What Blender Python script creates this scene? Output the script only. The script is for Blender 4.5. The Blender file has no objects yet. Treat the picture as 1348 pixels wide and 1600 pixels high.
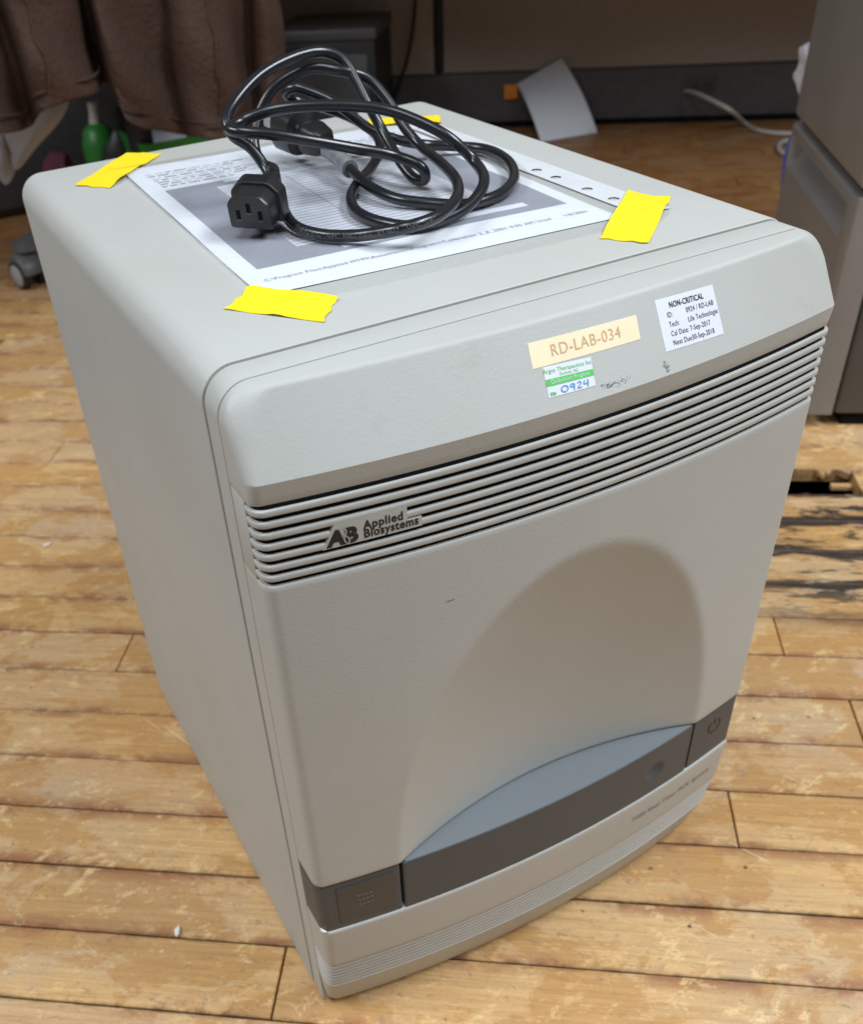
import bpy, bmesh, math, random
from mathutils import Vector, Matrix
random.seed(7)
scene = bpy.context.scene
C = scene.collection
PI = math.pi

# ------------------------------------------------------------------ camera
FPX = 1508.066; CAM = Vector((-0.09903, -0.37276, 0.64322))
RIGHT = Vector((0.88541373, -0.46070431, -0.06159606))
DOWN = Vector((-0.33816003, -0.54756746, -0.76538727))
FWD = Vector((0.31888921, 0.69851372, -0.64061553))
PPX, PPY = 585.868, 986.812
cd = bpy.data.cameras.new('camera'); cam = bpy.data.objects.new('camera', cd); C.objects.link(cam)
cd.sensor_fit = 'VERTICAL'; cd.sensor_height = 24.0; cd.lens = FPX / 1600 * 24.0
cd.shift_x = (674 - PPX) / 1600; cd.shift_y = (PPY - 800) / 1600
cd.clip_start = 0.01; cd.clip_end = 50
cd.dof.use_dof = True; cd.dof.focus_distance = 0.47; cd.dof.aperture_fstop = 8.5
m = Matrix((RIGHT, -DOWN, -FWD)).transposed().to_4x4(); m.translation = CAM
cam.matrix_world = m
scene.camera = cam

# ------------------------------------------------------------------ light
w = bpy.data.worlds.new('World'); scene.world = w; w.use_nodes = True
bg = w.node_tree.nodes['Background']
bg.inputs[0].default_value = (1.0, 0.96, 0.92, 1); bg.inputs[1].default_value = 0.15

def area(name, loc, sx, sy, energy, col, target=None):
    l = bpy.data.lights.new(name, 'AREA'); l.shape = 'RECTANGLE'; l.size = sx; l.size_y = sy
    l.energy = energy; l.color = col
    o = bpy.data.objects.new(name, l); C.objects.link(o); o.location = loc
    d = (Vector(target) - Vector(loc)) if target else Vector((0, 0, -1))
    o.rotation_euler = d.to_track_quat('-Z', 'Y').to_euler()
    return o
# ceiling fluorescent fixtures
area('ceiling_fixture', (1.40, -1.05, 2.30), 0.7, 1.4, 83, (0.86, 0.94, 1.0))
area('ceiling_fixture', (-0.38, -0.58, 2.45), 0.7, 1.4, 27, (0.86, 0.94, 1.0))
area('ceiling_fixture', (-1.92, 0.82, 2.30), 0.7, 1.4, 70, (0.88, 0.95, 1.0))

scene.view_settings.view_transform = 'Standard'; scene.view_settings.look = 'None'
scene.view_settings.exposure = 0.0; scene.view_settings.gamma = 1.0

# ------------------------------------------------------------------ measuring helpers (single-view calibration)
def ray(u, v): return (RIGHT * ((u - PPX) / FPX) + DOWN * ((v - PPY) / FPX) + FWD)
def on_z(u, v, z):
    d = ray(u, v); return CAM + d * ((z - CAM.z) / d.z)
def on_y(u, v, y):
    d = ray(u, v); return CAM + d * ((y - CAM.y) / d.y)
def on_pl(u, v, P, N):
    d = ray(u, v); return CAM + d * ((P - CAM).dot(N) / d.dot(N))

# ------------------------------------------------------------------ materials
def new_mat(name):
    mt = bpy.data.materials.new(name); mt.use_nodes = True
    nt = mt.node_tree; return mt, nt, nt.nodes['Principled BSDF']
def N(nt, t, **kw):
    n = nt.nodes.new(t)
    for k, v in kw.items():
        if k.startswith('i_'):
            key = k[2:]; key = int(key) if key.isdigit() else key
            n.inputs[key].default_value = v
        else: setattr(n, k, v)
    return n
def L(nt, a, b): nt.links.new(a, b)
def simple(name, col, rough=0.5, spec=0.5, metallic=0.0, var=0.06, scale=60, bump=0.0, bscale=400, bdist=0.0004):
    mt, nt, b = new_mat(name)
    tc = N(nt, 'ShaderNodeTexCoord')
    ns = N(nt, 'ShaderNodeTexNoise', i_Scale=scale, i_Detail=4.0); L(nt, tc.outputs['Object'], ns.inputs['Vector'])
    mr = N(nt, 'ShaderNodeMapRange'); mr.inputs[1].default_value = 0.25; mr.inputs[2].default_value = 0.75
    mr.inputs[3].default_value = 1 - var; mr.inputs[4].default_value = 1 + var
    L(nt, ns.outputs[0], mr.inputs[0])
    mx = N(nt, 'ShaderNodeVectorMath', operation='SCALE'); mx.inputs[0].default_value = col[:3]
    L(nt, mr.outputs[0], mx.inputs['Scale']); L(nt, mx.outputs[0], b.inputs['Base Color'])
    b.inputs['Roughness'].default_value = rough; b.inputs['Metallic'].default_value = metallic
    b.inputs['Specular IOR Level'].default_value = spec
    if bump > 0:
        n2 = N(nt, 'ShaderNodeTexNoise', i_Scale=bscale, i_Detail=3.0); L(nt, tc.outputs['Object'], n2.inputs['Vector'])
        bp = N(nt, 'ShaderNodeBump'); bp.inputs['Strength'].default_value = bump; bp.inputs['Distance'].default_value = bdist
        L(nt, n2.outputs[0], bp.inputs['Height']); L(nt, bp.outputs[0], b.inputs['Normal'])
    return mt

def plastic(name, col, dirt=0.5, rough=0.48):
    """textured moulded ABS with faint yellowing, smudges and hairline scuffs"""
    mt, nt, b = new_mat(name)
    tc = N(nt, 'ShaderNodeTexCoord'); V = tc.outputs['Object']
    big = N(nt, 'ShaderNodeTexNoise', i_Scale=7.0, i_Detail=5.0, i_Roughness=0.6); L(nt, V, big.inputs['Vector'])
    r1 = N(nt, 'ShaderNodeMapRange'); r1.inputs[1].default_value = 0.3; r1.inputs[2].default_value = 0.7
    L(nt, big.outputs[0], r1.inputs[0])
    c1 = N(nt, 'ShaderNodeMix', data_type='RGBA'); L(nt, r1.outputs[0], c1.inputs['Factor'])
    c1.inputs['A'].default_value = (col[0] * 1.03, col[1] * 1.03, col[2] * 1.03, 1)
    c1.inputs['B'].default_value = (col[0] * 0.955, col[1] * 0.945, col[2] * 0.92, 1)
    sm = N(nt, 'ShaderNodeTexNoise', i_Scale=26.0, i_Detail=9.0, i_Roughness=0.72, i_Distortion=0.7); L(nt, V, sm.inputs['Vector'])
    r2 = N(nt, 'ShaderNodeMapRange'); r2.inputs[1].default_value = 0.62; r2.inputs[2].default_value = 0.80
    r2.inputs[4].default_value = dirt; L(nt, sm.outputs[0], r2.inputs[0])
    c2 = N(nt, 'ShaderNodeMix', data_type='RGBA'); L(nt, r2.outputs[0], c2.inputs['Factor']); L(nt, c1.outputs['Result'], c2.inputs['A'])
    c2.inputs['B'].default_value = (col[0] * .72, col[1] * .69, col[2] * .64, 1)
    # fine scuffs
    mp = N(nt, 'ShaderNodeMapping'); mp.inputs['Rotation'].default_value = (0.4, 0.9, 0.3); mp.inputs['Scale'].default_value = (14, 220, 60); L(nt, V, mp.inputs[0])
    sc = N(nt, 'ShaderNodeTexNoise', i_Scale=1.0, i_Detail=2.0); L(nt, mp.outputs[0], sc.inputs['Vector'])
    r3 = N(nt, 'ShaderNodeMapRange'); r3.inputs[1].default_value = 0.735; r3.inputs[2].default_value = 0.76; r3.inputs[4].default_value = 0.30; L(nt, sc.outputs[0], r3.inputs[0])
    c3 = N(nt, 'ShaderNodeMix', data_type='RGBA'); L(nt, r3.outputs[0], c3.inputs['Factor']); L(nt, c2.outputs['Result'], c3.inputs['A'])
    c3.inputs['B'].default_value = (min(1, col[0] * 1.25), min(1, col[1] * 1.25), min(1, col[2] * 1.25), 1)
    L(nt, c3.outputs['Result'], b.inputs['Base Color'])
    rr = N(nt, 'ShaderNodeMapRange'); rr.inputs[3].default_value = rough - .05; rr.inputs[4].default_value = rough + .12; L(nt, sm.outputs[0], rr.inputs[0]); L(nt, rr.outputs[0], b.inputs['Roughness'])
    tx = N(nt, 'ShaderNodeTexNoise', i_Scale=650.0, i_Detail=2.0); L(nt, V, tx.inputs['Vector'])
    bp = N(nt, 'ShaderNodeBump'); bp.inputs['Strength'].default_value = 0.22; bp.inputs['Distance'].default_value = 0.0004
    L(nt, tx.outputs[0], bp.inputs['Height']); L(nt, bp.outputs[0], b.inputs['Normal'])
    b.inputs['Specular IOR Level'].default_value = 0.4
    return mt

M = {}
M['body'] = plastic('beige_grey_plastic', (0.442, 0.443, 0.425), 0.50)
M['dark'] = plastic('dark_grey_plastic', (0.063, 0.070, 0.080), 0.25, 0.42)
M['lit_top'] = plastic('blue_grey_lit_plastic', (0.172, 0.190, 0.208), 0.25, 0.40)  # bluish tray top, lightened so its colour carries the overhead light
M['window'] = simple('smoked_window', (0.040, 0.041, 0.044), 0.35, var=0.1)
M['black'] = simple('black_void', (0.008, 0.008, 0.008), 0.9, spec=0.1)
M['seam'] = simple('seam_shadow_grey', (0.02, 0.02, 0.02), 0.8, spec=0.1)
M['ink'] = simple('black_ink', (0.012, 0.012, 0.015), 0.5, var=0.2)
M['greyink'] = simple('grey_ink', (0.20, 0.195, 0.19), 0.6, var=0.2)
M['paleink'] = simple('pale_grey_print', (0.105, 0.10, 0.10), 0.6)
M['paper'] = simple('white_paper', (0.66, 0.675, 0.72), 0.7, var=0.02, scale=30)
M['labelwhite'] = simple('label_white', (0.68, 0.69, 0.76), 0.45, var=0.02)
M['margin'] = simple('white_film', (0.62, 0.635, 0.67), 0.35, var=0.05, scale=40)
M['print'] = simple('laser_print_grey', (0.29, 0.295, 0.34), 0.6, var=0.10, scale=25)
M['printlight'] = simple('laser_print_light', (0.52, 0.53, 0.58), 0.6, var=0.05)
M['printline'] = simple('laser_print_line', (0.36, 0.36, 0.40), 0.6)
M['scratch'] = simple('pale_scratch', (0.60, 0.59, 0.56), 0.6)
M['cream'] = simple('cream_label', (0.80, 0.69, 0.47), 0.5, var=0.03)
M['creamink'] = simple('brown_ink', (0.60, 0.36, 0.17), 0.6, var=0.08)
M['green'] = simple('green_print', (0.075, 0.50, 0.09), 0.5, var=0.05)
M['bluepen'] = simple('blue_pen', (0.06, 0.30, 0.62), 0.5, var=0.2)
M['tape'] = simple('yellow_tape', (0.87, 0.655, 0.012), 0.55, var=0.06, scale=45, bump=0.9, bscale=55, bdist=0.0016)
M['pvc'] = simple('black_pvc', (0.008, 0.009, 0.012), 0.27, spec=0.6, var=0.3, scale=50, bump=0.25, bscale=120, bdist=0.0004)
M['rubber'] = simple('black_connector', (0.012, 0.012, 0.013), 0.36, spec=0.5, var=0.2, bump=0.3, bscale=300)
M['emboss'] = simple('embossed_print', (0.10, 0.105, 0.115), 0.45)
M['clear_sleeve'] = simple('milky_sleeve', (0.20, 0.21, 0.22), 0.22, spec=0.7, var=0.25, scale=160)
M['cabinet'] = simple('grey_brushed_cabinet', (0.24, 0.22, 0.205), 0.46, metallic=0.25, var=0.08, scale=9, bump=0.15, bscale=300)
M['cabinet_shaded'] = simple('shaded_cabinet_side', (0.085, 0.078, 0.074), 0.5, var=0.08, scale=9)  # darker copy of the cabinet grey, with the side's shade in its colour
M['fabric'] = simple('olive_panel_fabric', (0.40, 0.345, 0.30), 0.95, spec=0.1, var=0.12, scale=200, bump=0.4, bscale=600)
M['blackplastic'] = simple('black_plastic', (0.016, 0.015, 0.015), 0.5, var=0.15)
M['charcoal'] = simple('charcoal_plastic', (0.085, 0.082, 0.085), 0.45, var=0.15)
M['greyrim'] = simple('grey_rim', (0.30, 0.29, 0.28), 0.4, var=0.1)
M['orange'] = simple('orange_tape', (0.80, 0.26, 0.03), 0.6)
M['cable_grey'] = simple('grey_beige_cable', (0.42, 0.38, 0.34), 0.5)
M['greenbin'] = simple('green_bin', (0.024, 0.17, 0.020), 0.45, var=0.1)
M['whitecloth'] = simple('white_cloth', (0.36, 0.37, 0.42), 0.9, var=0.06, scale=20, bump=0.4, bscale=500)
M['maroon'] = simple('maroon_cloth', (0.10, 0.02, 0.04), 0.9, var=0.2, scale=20)
M['bag'] = simple('white_bag', (0.68, 0.68, 0.78), 0.4, var=0.1, scale=14)
M['bagblue'] = simple('blue_bag_print', (0.09, 0.13, 0.50), 0.4, var=0.15)
M['desk'] = simple('brown_laminate', (0.20, 0.15, 0.11), 0.5, var=0.1, scale=8)
M['subfloor'] = simple('dark_subfloor', (0.008, 0.006, 0.005), 0.95, spec=0.1, var=0.4, scale=40)
M['chip'] = simple('white_chip', (0.75, 0.73, 0.70), 0.6)

def clear_mat():
    mt, nt, b = new_mat('clear_film'); nt.nodes.remove(b)
    out = [n for n in nt.nodes if n.type == 'OUTPUT_MATERIAL'][0]
    tr = N(nt, 'ShaderNodeBsdfTransparent'); tr.inputs[0].default_value = (0.985, 0.987, 0.99, 1)
    gl = N(nt, 'ShaderNodeBsdfGlossy'); gl.inputs['Roughness'].default_value = 0.13
    fr = N(nt, 'ShaderNodeFresnel'); fr.inputs[0].default_value = 1.22
    tc = N(nt, 'ShaderNodeTexCoord')
    ns = N(nt, 'ShaderNodeTexNoise', i_Scale=26.0, i_Detail=4.0, i_Distortion=1.0); L(nt, tc.outputs['Object'], ns.inputs['Vector'])
    bp = N(nt, 'ShaderNodeBump'); bp.inputs['Strength'].default_value = 0.5; bp.inputs['Distance'].default_value = 0.0014
    L(nt, ns.outputs[0], bp.inputs['Height']); L(nt, bp.outputs[0], gl.inputs['Normal']); L(nt, bp.outputs[0], fr.inputs['Normal'])
    mx = N(nt, 'ShaderNodeMixShader'); L(nt, fr.outputs[0], mx.inputs[0]); L(nt, tr.outputs[0], mx.inputs[1]); L(nt, gl.outputs[0], mx.inputs[2])
    L(nt, mx.outputs[0], out.inputs[0]); return mt
M['clear'] = clear_mat()

PLANK_ANG = math.radians(-34.5)
def wood_mat():
    mt, nt, b = new_mat('worn_maple_boards')
    ge = N(nt, 'ShaderNodeNewGeometry')
    rot = N(nt, 'ShaderNodeVectorRotate', rotation_type='Z_AXIS'); rot.inputs['Angle'].default_value = -PLANK_ANG
    L(nt, ge.outputs['Position'], rot.inputs['Vector'])
    oi = N(nt, 'ShaderNodeObjectInfo')
    ofs = N(nt, 'ShaderNodeVectorMath', operation='SCALE'); ofs.inputs[0].default_value = (31, 17, 9); L(nt, oi.outputs['Random'], ofs.inputs['Scale'])
    ad = N(nt, 'ShaderNodeVectorMath', operation='ADD'); L(nt, rot.outputs[0], ad.inputs[0]); L(nt, ofs.outputs[0], ad.inputs[1])
    P = ad.outputs[0]; PW = rot.outputs[0]
    def noise(vec, sx, sy, scale, det=4.0, rough=0.55, dist=0.0):
        mp = N(nt, 'ShaderNodeMapping'); mp.inputs['Scale'].default_value = (sx, sy, 1); L(nt, vec, mp.inputs[0])
        n = N(nt, 'ShaderNodeTexNoise', i_Scale=scale, i_Detail=det, i_Roughness=rough, i_Distortion=dist); L(nt, mp.outputs[0], n.inputs['Vector']); return n.outputs[0]
    def rng(x, a, b2, c=0.0, d=1.0):
        r = N(nt, 'ShaderNodeMapRange'); r.inputs[1].default_value = a; r.inputs[2].default_value = b2; r.inputs[3].default_value = c; r.inputs[4].default_value = d
        L(nt, x, r.inputs[0]); return r.outputs[0]
    def mix(f, A, B):
        x = N(nt, 'ShaderNodeMix', data_type='RGBA')
        if isinstance(f, float): x.inputs['Factor'].default_value = f
        else: L(nt, f, x.inputs['Factor'])
        for k, v in (('A', A), ('B', B)):
            if isinstance(v, tuple): x.inputs[k].default_value = (*v, 1)
            else: L(nt, v, x.inputs[k])
        return x.outputs['Result']
    def mul(a, b2):
        x = N(nt, 'ShaderNodeMath', operation='MULTIPLY'); L(nt, a, x.inputs[0])
        if isinstance(b2, float): x.inputs[1].default_value = b2
        else: L(nt, b2, x.inputs[1])
        return x.outputs[0]
    # per-board tone
    ramp = N(nt, 'ShaderNodeValToRGB'); cr = ramp.color_ramp
    cr.elements[0].position = 0; cr.elements[0].color = (0.649, 0.403, 0.182, 1)
    cr.elements[1].position = 1; cr.elements[1].color = (0.611, 0.351, 0.143, 1)
    for p_, c_ in ((0.25, (0.707, 0.435, 0.175)), (0.5, (0.649, 0.422, 0.215)), (0.75, (0.591, 0.376, 0.195))):
        e = cr.elements.new(p_); e.color = (*c_, 1)
    L(nt, oi.outputs['Random'], ramp.inputs[0])
    col = ramp.outputs[0]
    sx_ = N(nt, 'ShaderNodeSeparateXYZ'); L(nt, PW, sx_.inputs[0])
    fr_ = N(nt, 'ShaderNodeMath', operation='MULTIPLY_ADD'); L(nt, sx_.outputs['Y'], fr_.inputs[0]); fr_.inputs[1].default_value = 1 / 0.0595; fr_.inputs[2].default_value = 0.0293 / 0.0595 + 40
    fx = N(nt, 'ShaderNodeMath', operation='FRACT'); L(nt, fr_.outputs[0], fx.inputs[0])
    pp2 = N(nt, 'ShaderNodeMath', operation='PINGPONG'); L(nt, fx.outputs[0], pp2.inputs[0]); pp2.inputs[1].default_value = 0.5
    # grain running along each board
    g = noise(P, 11, 260, 1.0, 9.0, 0.75, 0.6)
    g2 = noise(P, 3, 46, 1.0, 5.0, 0.6, 0.8)
    col = mix(rng(g, 0.42, 0.62, 0.0, 0.60), col, (0.389, 0.215, 0.091))
    col = mix(rng(g2, 0.45, 0.70, 0.0, 0.40), col, (0.493, 0.260, 0.097))
    # grey traffic wear
    gd = noise(PW, 1, 1.2, 4.5, 9.0, 0.7, 0.4)
    col = mix(rng(gd, 0.46, 0.64, 0.0, 0.62), col, (0.481, 0.358, 0.240))
    # amber varnish that survives in patches
    am = noise(PW, 1.0, 1.5, 8.0, 11.0, 0.66, 0.4)
    col = mix(mul(rng(am, 0.490, 0.518, 0.0, 0.72), rng(g, 0.30, 0.62, 0.55, 1.0)), col, (0.450, 0.222, 0.062))
    # red-brown smears held along some edges
    rs = noise(P, 1.0, 1.0, 11.0, 8.0, 0.7, 0.4)
    col = mix(mul(rng(pp2.outputs[0], 0.05, 0.24, 1.0, 0.0), rng(rs, 0.47, 0.57, 0.0, 0.85)), col, (0.298, 0.117, 0.052))
    # pale flakes where the finish has chipped off, lying slantwise
    fm = noise(PW, 1, 1, 5.5, 3.0, 0.5)
    rot2 = N(nt, 'ShaderNodeVectorRotate', rotation_type='Z_AXIS'); rot2.inputs['Angle'].default_value = -0.55; L(nt, P, rot2.inputs['Vector'])
    wv = noise(rot2.outputs[0], 1.0, 1.7, 30.0, 14.0, 0.76, 0.35)
    col = mix(mul(rng(wv, 0.555, 0.60, 0.0, 0.52), rng(fm, 0.42, 0.54, 0.0, 1.0)), col, (0.850, 0.623, 0.305))
    wv2 = noise(P, 1.0, 2.4, 62.0, 12.0, 0.75, 0.3)
    col = mix(rng(wv2, 0.585, 0.62, 0.0, 0.45), col, (0.831, 0.571, 0.286))
    gd2 = noise(P, 1.0, 1.9, 85.0, 9.0, 0.75, 0.3)
    col = mix(rng(gd2, 0.57, 0.64, 0.0, 0.62), col, (0.260, 0.168, 0.110))
    fs = noise(P, 1.0, 3.0, 260.0, 6.0, 0.75, 0.2)
    col = mix(rng(fs, 0.52, 0.68, 0.0, 0.42), col, (0.260, 0.165, 0.095))
    fs2 = noise(PW, 1.0, 2.0, 150.0, 8.0, 0.8, 0.2)
    col = mix(rng(fs2, 0.58, 0.68, 0.0, 0.25), col, (0.700, 0.520, 0.300))
    # scratches: pale and dark, mostly across the boards
    for ang, thr, cc, ln_ in ((0.6, 0.70, (0.850, 0.675, 0.428), 8), (-0.95, 0.715, (0.168, 0.130, 0.110), 7), (1.2, 0.71, (0.850, 0.611, 0.351), 12), (0.25, 0.72, (0.195, 0.130, 0.091), 9)):
        r_ = N(nt, 'ShaderNodeVectorRotate', rotation_type='Z_AXIS'); r_.inputs['Angle'].default_value = ang; L(nt, PW, r_.inputs['Vector'])
        s_ = noise(r_.outputs[0], ln_, 300, 1.0, 3.0, 0.55, 0.3)
        col = mix(rng(s_, thr, thr + 0.03, 0.0, 0.60), col, cc)
    # dark specks and nail holes
    vo = N(nt, 'ShaderNodeTexVoronoi', i_Scale=24.0); L(nt, PW, vo.inputs['Vector'])
    vn = noise(PW, 1, 1, 300.0, 2.0)
    vsum = N(nt, 'ShaderNodeMath', operation='MULTIPLY_ADD'); L(nt, vn, vsum.inputs[0]); vsum.inputs[1].default_value = 0.16; L(nt, vo.outputs['Distance'], vsum.inputs[2])
    col = mix(rng(vsum.outputs[0], 0.095, 0.125, 0.85, 0.0), col, (0.035, 0.025, 0.022))
    # black water stain round the broken board (its own outline)
    sub = N(nt, 'ShaderNodeVectorMath', operation='SUBTRACT'); L(nt, PW, sub.inputs[0]); sub.inputs[1].default_value = (0.50, 0.585, 0)
    sc = N(nt, 'ShaderNodeVectorMath', operation='MULTIPLY'); L(nt, sub.outputs[0], sc.inputs[0]); sc.inputs[1].default_value = (3.4, 6.6, 0)
    ln = N(nt, 'ShaderNodeVectorMath', operation='LENGTH'); L(nt, sc.outputs[0], ln.inputs[0])
    sm = rng(ln.outputs['Value'], 0.60, 1.15, 1.0, 0.0)
    s1 = noise(P, 0.55, 2.4, 17.0, 12.0, 0.72, 0.5)
    s1e = N(nt, 'ShaderNodeMath', operation='ADD'); L(nt, s1, s1e.inputs[0]); L(nt, rng(pp2.outputs[0], 0.0, 0.22, 0.15, -0.03), s1e.inputs[1])
    col = mix(mul(rng(s1e.outputs[0], 0.475, 0.535, 0.0, 0.95), sm), col, (0.022, 0.018, 0.018))
    s2 = noise(PW, 0.6, 3.0, 30.0, 10.0, 0.7, 0.4)
    col = mix(mul(rng(s2, 0.58, 0.66, 0.0, 0.55), sm), col, (0.850, 0.706, 0.455))
    # far boards multiplied darker and browner, painting in the shade under the desk
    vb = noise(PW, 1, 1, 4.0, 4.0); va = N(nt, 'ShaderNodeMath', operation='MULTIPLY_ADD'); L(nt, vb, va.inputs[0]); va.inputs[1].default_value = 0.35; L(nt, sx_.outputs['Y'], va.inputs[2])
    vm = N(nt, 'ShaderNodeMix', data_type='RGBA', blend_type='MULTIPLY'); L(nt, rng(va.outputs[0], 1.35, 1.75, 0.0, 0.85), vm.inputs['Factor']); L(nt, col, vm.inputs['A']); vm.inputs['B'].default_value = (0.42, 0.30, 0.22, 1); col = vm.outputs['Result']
    # grime packed along the board edges
    gn = noise(P, 1.0, 1.5, 40.0, 6.0, 0.7)
    col = mix(mul(rng(pp2.outputs[0], 0.012, 0.07, 1.0, 0.0), rng(gn, 0.45, 0.62, 0.0, 0.70)), col, (0.13, 0.075, 0.040))
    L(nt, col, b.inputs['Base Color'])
    rr = rng(wv, 0.4, 0.65, 0.36, 0.62); L(nt, rr, b.inputs['Roughness'])
    b.inputs['Specular IOR Level'].default_value = 0.4
    bp = N(nt, 'ShaderNodeBump'); bp.inputs['Strength'].default_value = 0.35; bp.inputs['Distance'].default_value = 0.0009
    hs = N(nt, 'ShaderNodeMath', operation='ADD'); L(nt, g, hs.inputs[0]); L(nt, wv2, hs.inputs[1])
    L(nt, hs.outputs[0], bp.inputs['Height']); L(nt, bp.outputs[0], b.inputs['Normal'])
    return mt
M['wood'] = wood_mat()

def coat_mat():
    mt, nt, b = new_mat('brown_coat')
    tc = N(nt, 'ShaderNodeTexCoord'); V = tc.outputs['Object']
    n = N(nt, 'ShaderNodeTexNoise', i_Scale=16.0, i_Detail=6.0); L(nt, V, n.inputs['Vector'])
    mx = N(nt, 'ShaderNodeMix', data_type='RGBA'); L(nt, n.outputs[0], mx.inputs['Factor'])
    mx.inputs['A'].default_value = (0.048, 0.026, 0.019, 1); mx.inputs['B'].default_value = (0.100, 0.060, 0.045, 1)
    L(nt, mx.outputs['Result'], b.inputs['Base Color']); b.inputs['Roughness'].default_value = 0.85; b.inputs['Specular IOR Level'].default_value = 0.2
    n2 = N(nt, 'ShaderNodeTexNoise', i_Scale=95.0, i_Detail=5.0, i_Distortion=0.8); L(nt, V, n2.inputs['Vector'])
    bp = N(nt, 'ShaderNodeBump'); bp.inputs['Strength'].default_value = 0.7; bp.inputs['Distance'].default_value = 0.006
    L(nt, n2.outputs[0], bp.inputs['Height']); L(nt, bp.outputs[0], b.inputs['Normal']); return mt
M['coat'] = coat_mat()

# ------------------------------------------------------------------ mesh helpers
def link(name, me, mat, parent=None, smooth=None):
    o = bpy.data.objects.new(name, me); C.objects.link(o)
    if mat is not None and not me.materials: me.materials.append(mat)
    if parent is not None: o.parent = parent
    if smooth is not None:
        for p in me.polygons: p.use_smooth = True
        me.set_sharp_from_angle(angle=math.radians(smooth))
    return o
def mesh(name, V, Fc, mat, parent=None, smooth=None):
    me = bpy.data.meshes.new(name); me.from_pydata([tuple(v) for v in V], [], Fc); me.validate()
    bm = bmesh.new(); bm.from_mesh(me); bmesh.ops.recalc_face_normals(bm, faces=bm.faces); bm.to_mesh(me); bm.free()
    return link(name, me, mat, parent, smooth)
def empty(name, loc=(0, 0, 0)):
    o = bpy.data.objects.new(name, None); C.objects.link(o); o.location = loc; o.empty_display_size = 0.05
    return o
def tag(o, label, cat=None, group=None, kind=None):
    if label: o['label'] = label
    if cat: o['category'] = cat
    if group: o['group'] = group
    if kind: o['kind'] = kind
    return o
def box(name, lo, hi, mat, parent=None, bev=0.0, mtx=None, seg=2):
    bm = bmesh.new(); bmesh.ops.create_cube(bm, size=1.0)
    for v in bm.verts:
        v.co = Vector([lo[i] + (hi[i] - lo[i]) * (v.co[i] + 0.5) for i in range(3)])
    if bev > 0: bmesh.ops.bevel(bm, geom=bm.edges[:], offset=bev, segments=seg, profile=0.5, affect='EDGES')
    if mtx is not None: bmesh.ops.transform(bm, matrix=mtx, verts=bm.verts)
    me = bpy.data.meshes.new(name); bm.to_mesh(me); bm.free()
    return link(name, me, mat, parent, 40 if bev > 0 else None)
def loft(rows, closed=False, caps=True):
    V = []; Fc = []; n = len(rows[0])
    for r in rows: V += r
    for i in range(len(rows) - 1):
        for j in range(n if closed else n - 1):
            k = (j + 1) % n
            Fc.append((i * n + j, i * n + k, (i + 1) * n + k, (i + 1) * n + j))
    if not closed:
        for i in range(len(rows) - 1): Fc.append((i * n, (i + 1) * n, (i + 1) * n + n - 1, i * n + n - 1))
    if caps:
        Fc.append(tuple(range(n - 1, -1, -1))); Fc.append(tuple((len(rows) - 1) * n + j for j in range(n)))
    return V, Fc
def catmull(P, per=10):
    out = []; n = len(P)
    for i in range(n - 1):
        p0 = P[max(i - 1, 0)]; p1 = P[i]; p2 = P[i + 1]; p3 = P[min(i + 2, n - 1)]
        # centripetal
        def tj(t, a, b): return t + max((b - a).length, 1e-6) ** 0.5
        t0 = 0; t1 = tj(t0, p0, p1) if i > 0 else 0; 
        if i == 0: p0 = p1 - (p2 - p1); t1 = tj(t0, p0, p1)
        if i == n - 2: p3 = p2 + (p2 - p1)
        t2 = tj(t1, p1, p2); t3 = tj(t2, p2, p3)
        for k in range(per):
            t = t1 + (t2 - t1) * k / per
            A1 = p0 * ((t1 - t) / (t1 - t0)) + p1 * ((t - t0) / (t1 - t0)); A2 = p1 * ((t2 - t) / (t2 - t1)) + p2 * ((t - t1) / (t2 - t1)); A3 = p2 * ((t3 - t) / (t3 - t2)) + p3 * ((t - t2) / (t3 - t2))
            B1 = A1 * ((t2 - t) / (t2 - t0)) + A2 * ((t - t0) / (t2 - t0)); B2 = A2 * ((t3 - t) / (t3 - t1)) + A3 * ((t - t1) / (t3 - t1))
            out.append(B1 * ((t2 - t) / (t2 - t1)) + B2 * ((t - t1) / (t2 - t1)))
    out.append(P[-1].copy()); return out
def frames(P):
    T = []
    for i in range(len(P)):
        T.append((P[min(i + 1, len(P) - 1)] - P[max(i - 1, 0)]).normalized())
    nrm = T[0].orthogonal().normalized(); out = []
    for i in range(len(P)):
        nrm = (nrm - T[i] * nrm.dot(T[i])).normalized(); out.append((T[i], nrm, T[i].cross(nrm)))
    return out
def tube(name, P, r, mat, parent=None, seg=14):
    fr = frames(P); rows = []
    for i, p in enumerate(P):
        rr = r[i] if isinstance(r, (list, tuple)) else r
        rows.append([p + (fr[i][1] * math.cos(a) + fr[i][2] * math.sin(a)) * rr for a in [2 * PI * k / seg for k in range(seg)]])
    V, Fc = loft(rows, closed=True); return mesh(name, V, Fc, mat, parent, 50)
def text_verts(s, size, bold=0.0, align='LEFT', sp=1.10):
    cu = bpy.data.curves.new('lettering', 'FONT'); cu.body = s; cu.size = size; cu.align_x = align; cu.offset = bold; cu.resolution_u = 4; cu.space_character = sp
    ob = bpy.data.objects.new('lettering', cu); me = bpy.data.meshes.new_from_object(ob)
    V = [v.co.copy() for v in me.vertices]; Fc = [tuple(p.vertices) for p in me.polygons]
    bpy.data.objects.remove(ob); bpy.data.curves.remove(cu); bpy.data.meshes.remove(me); return V, Fc
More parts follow.
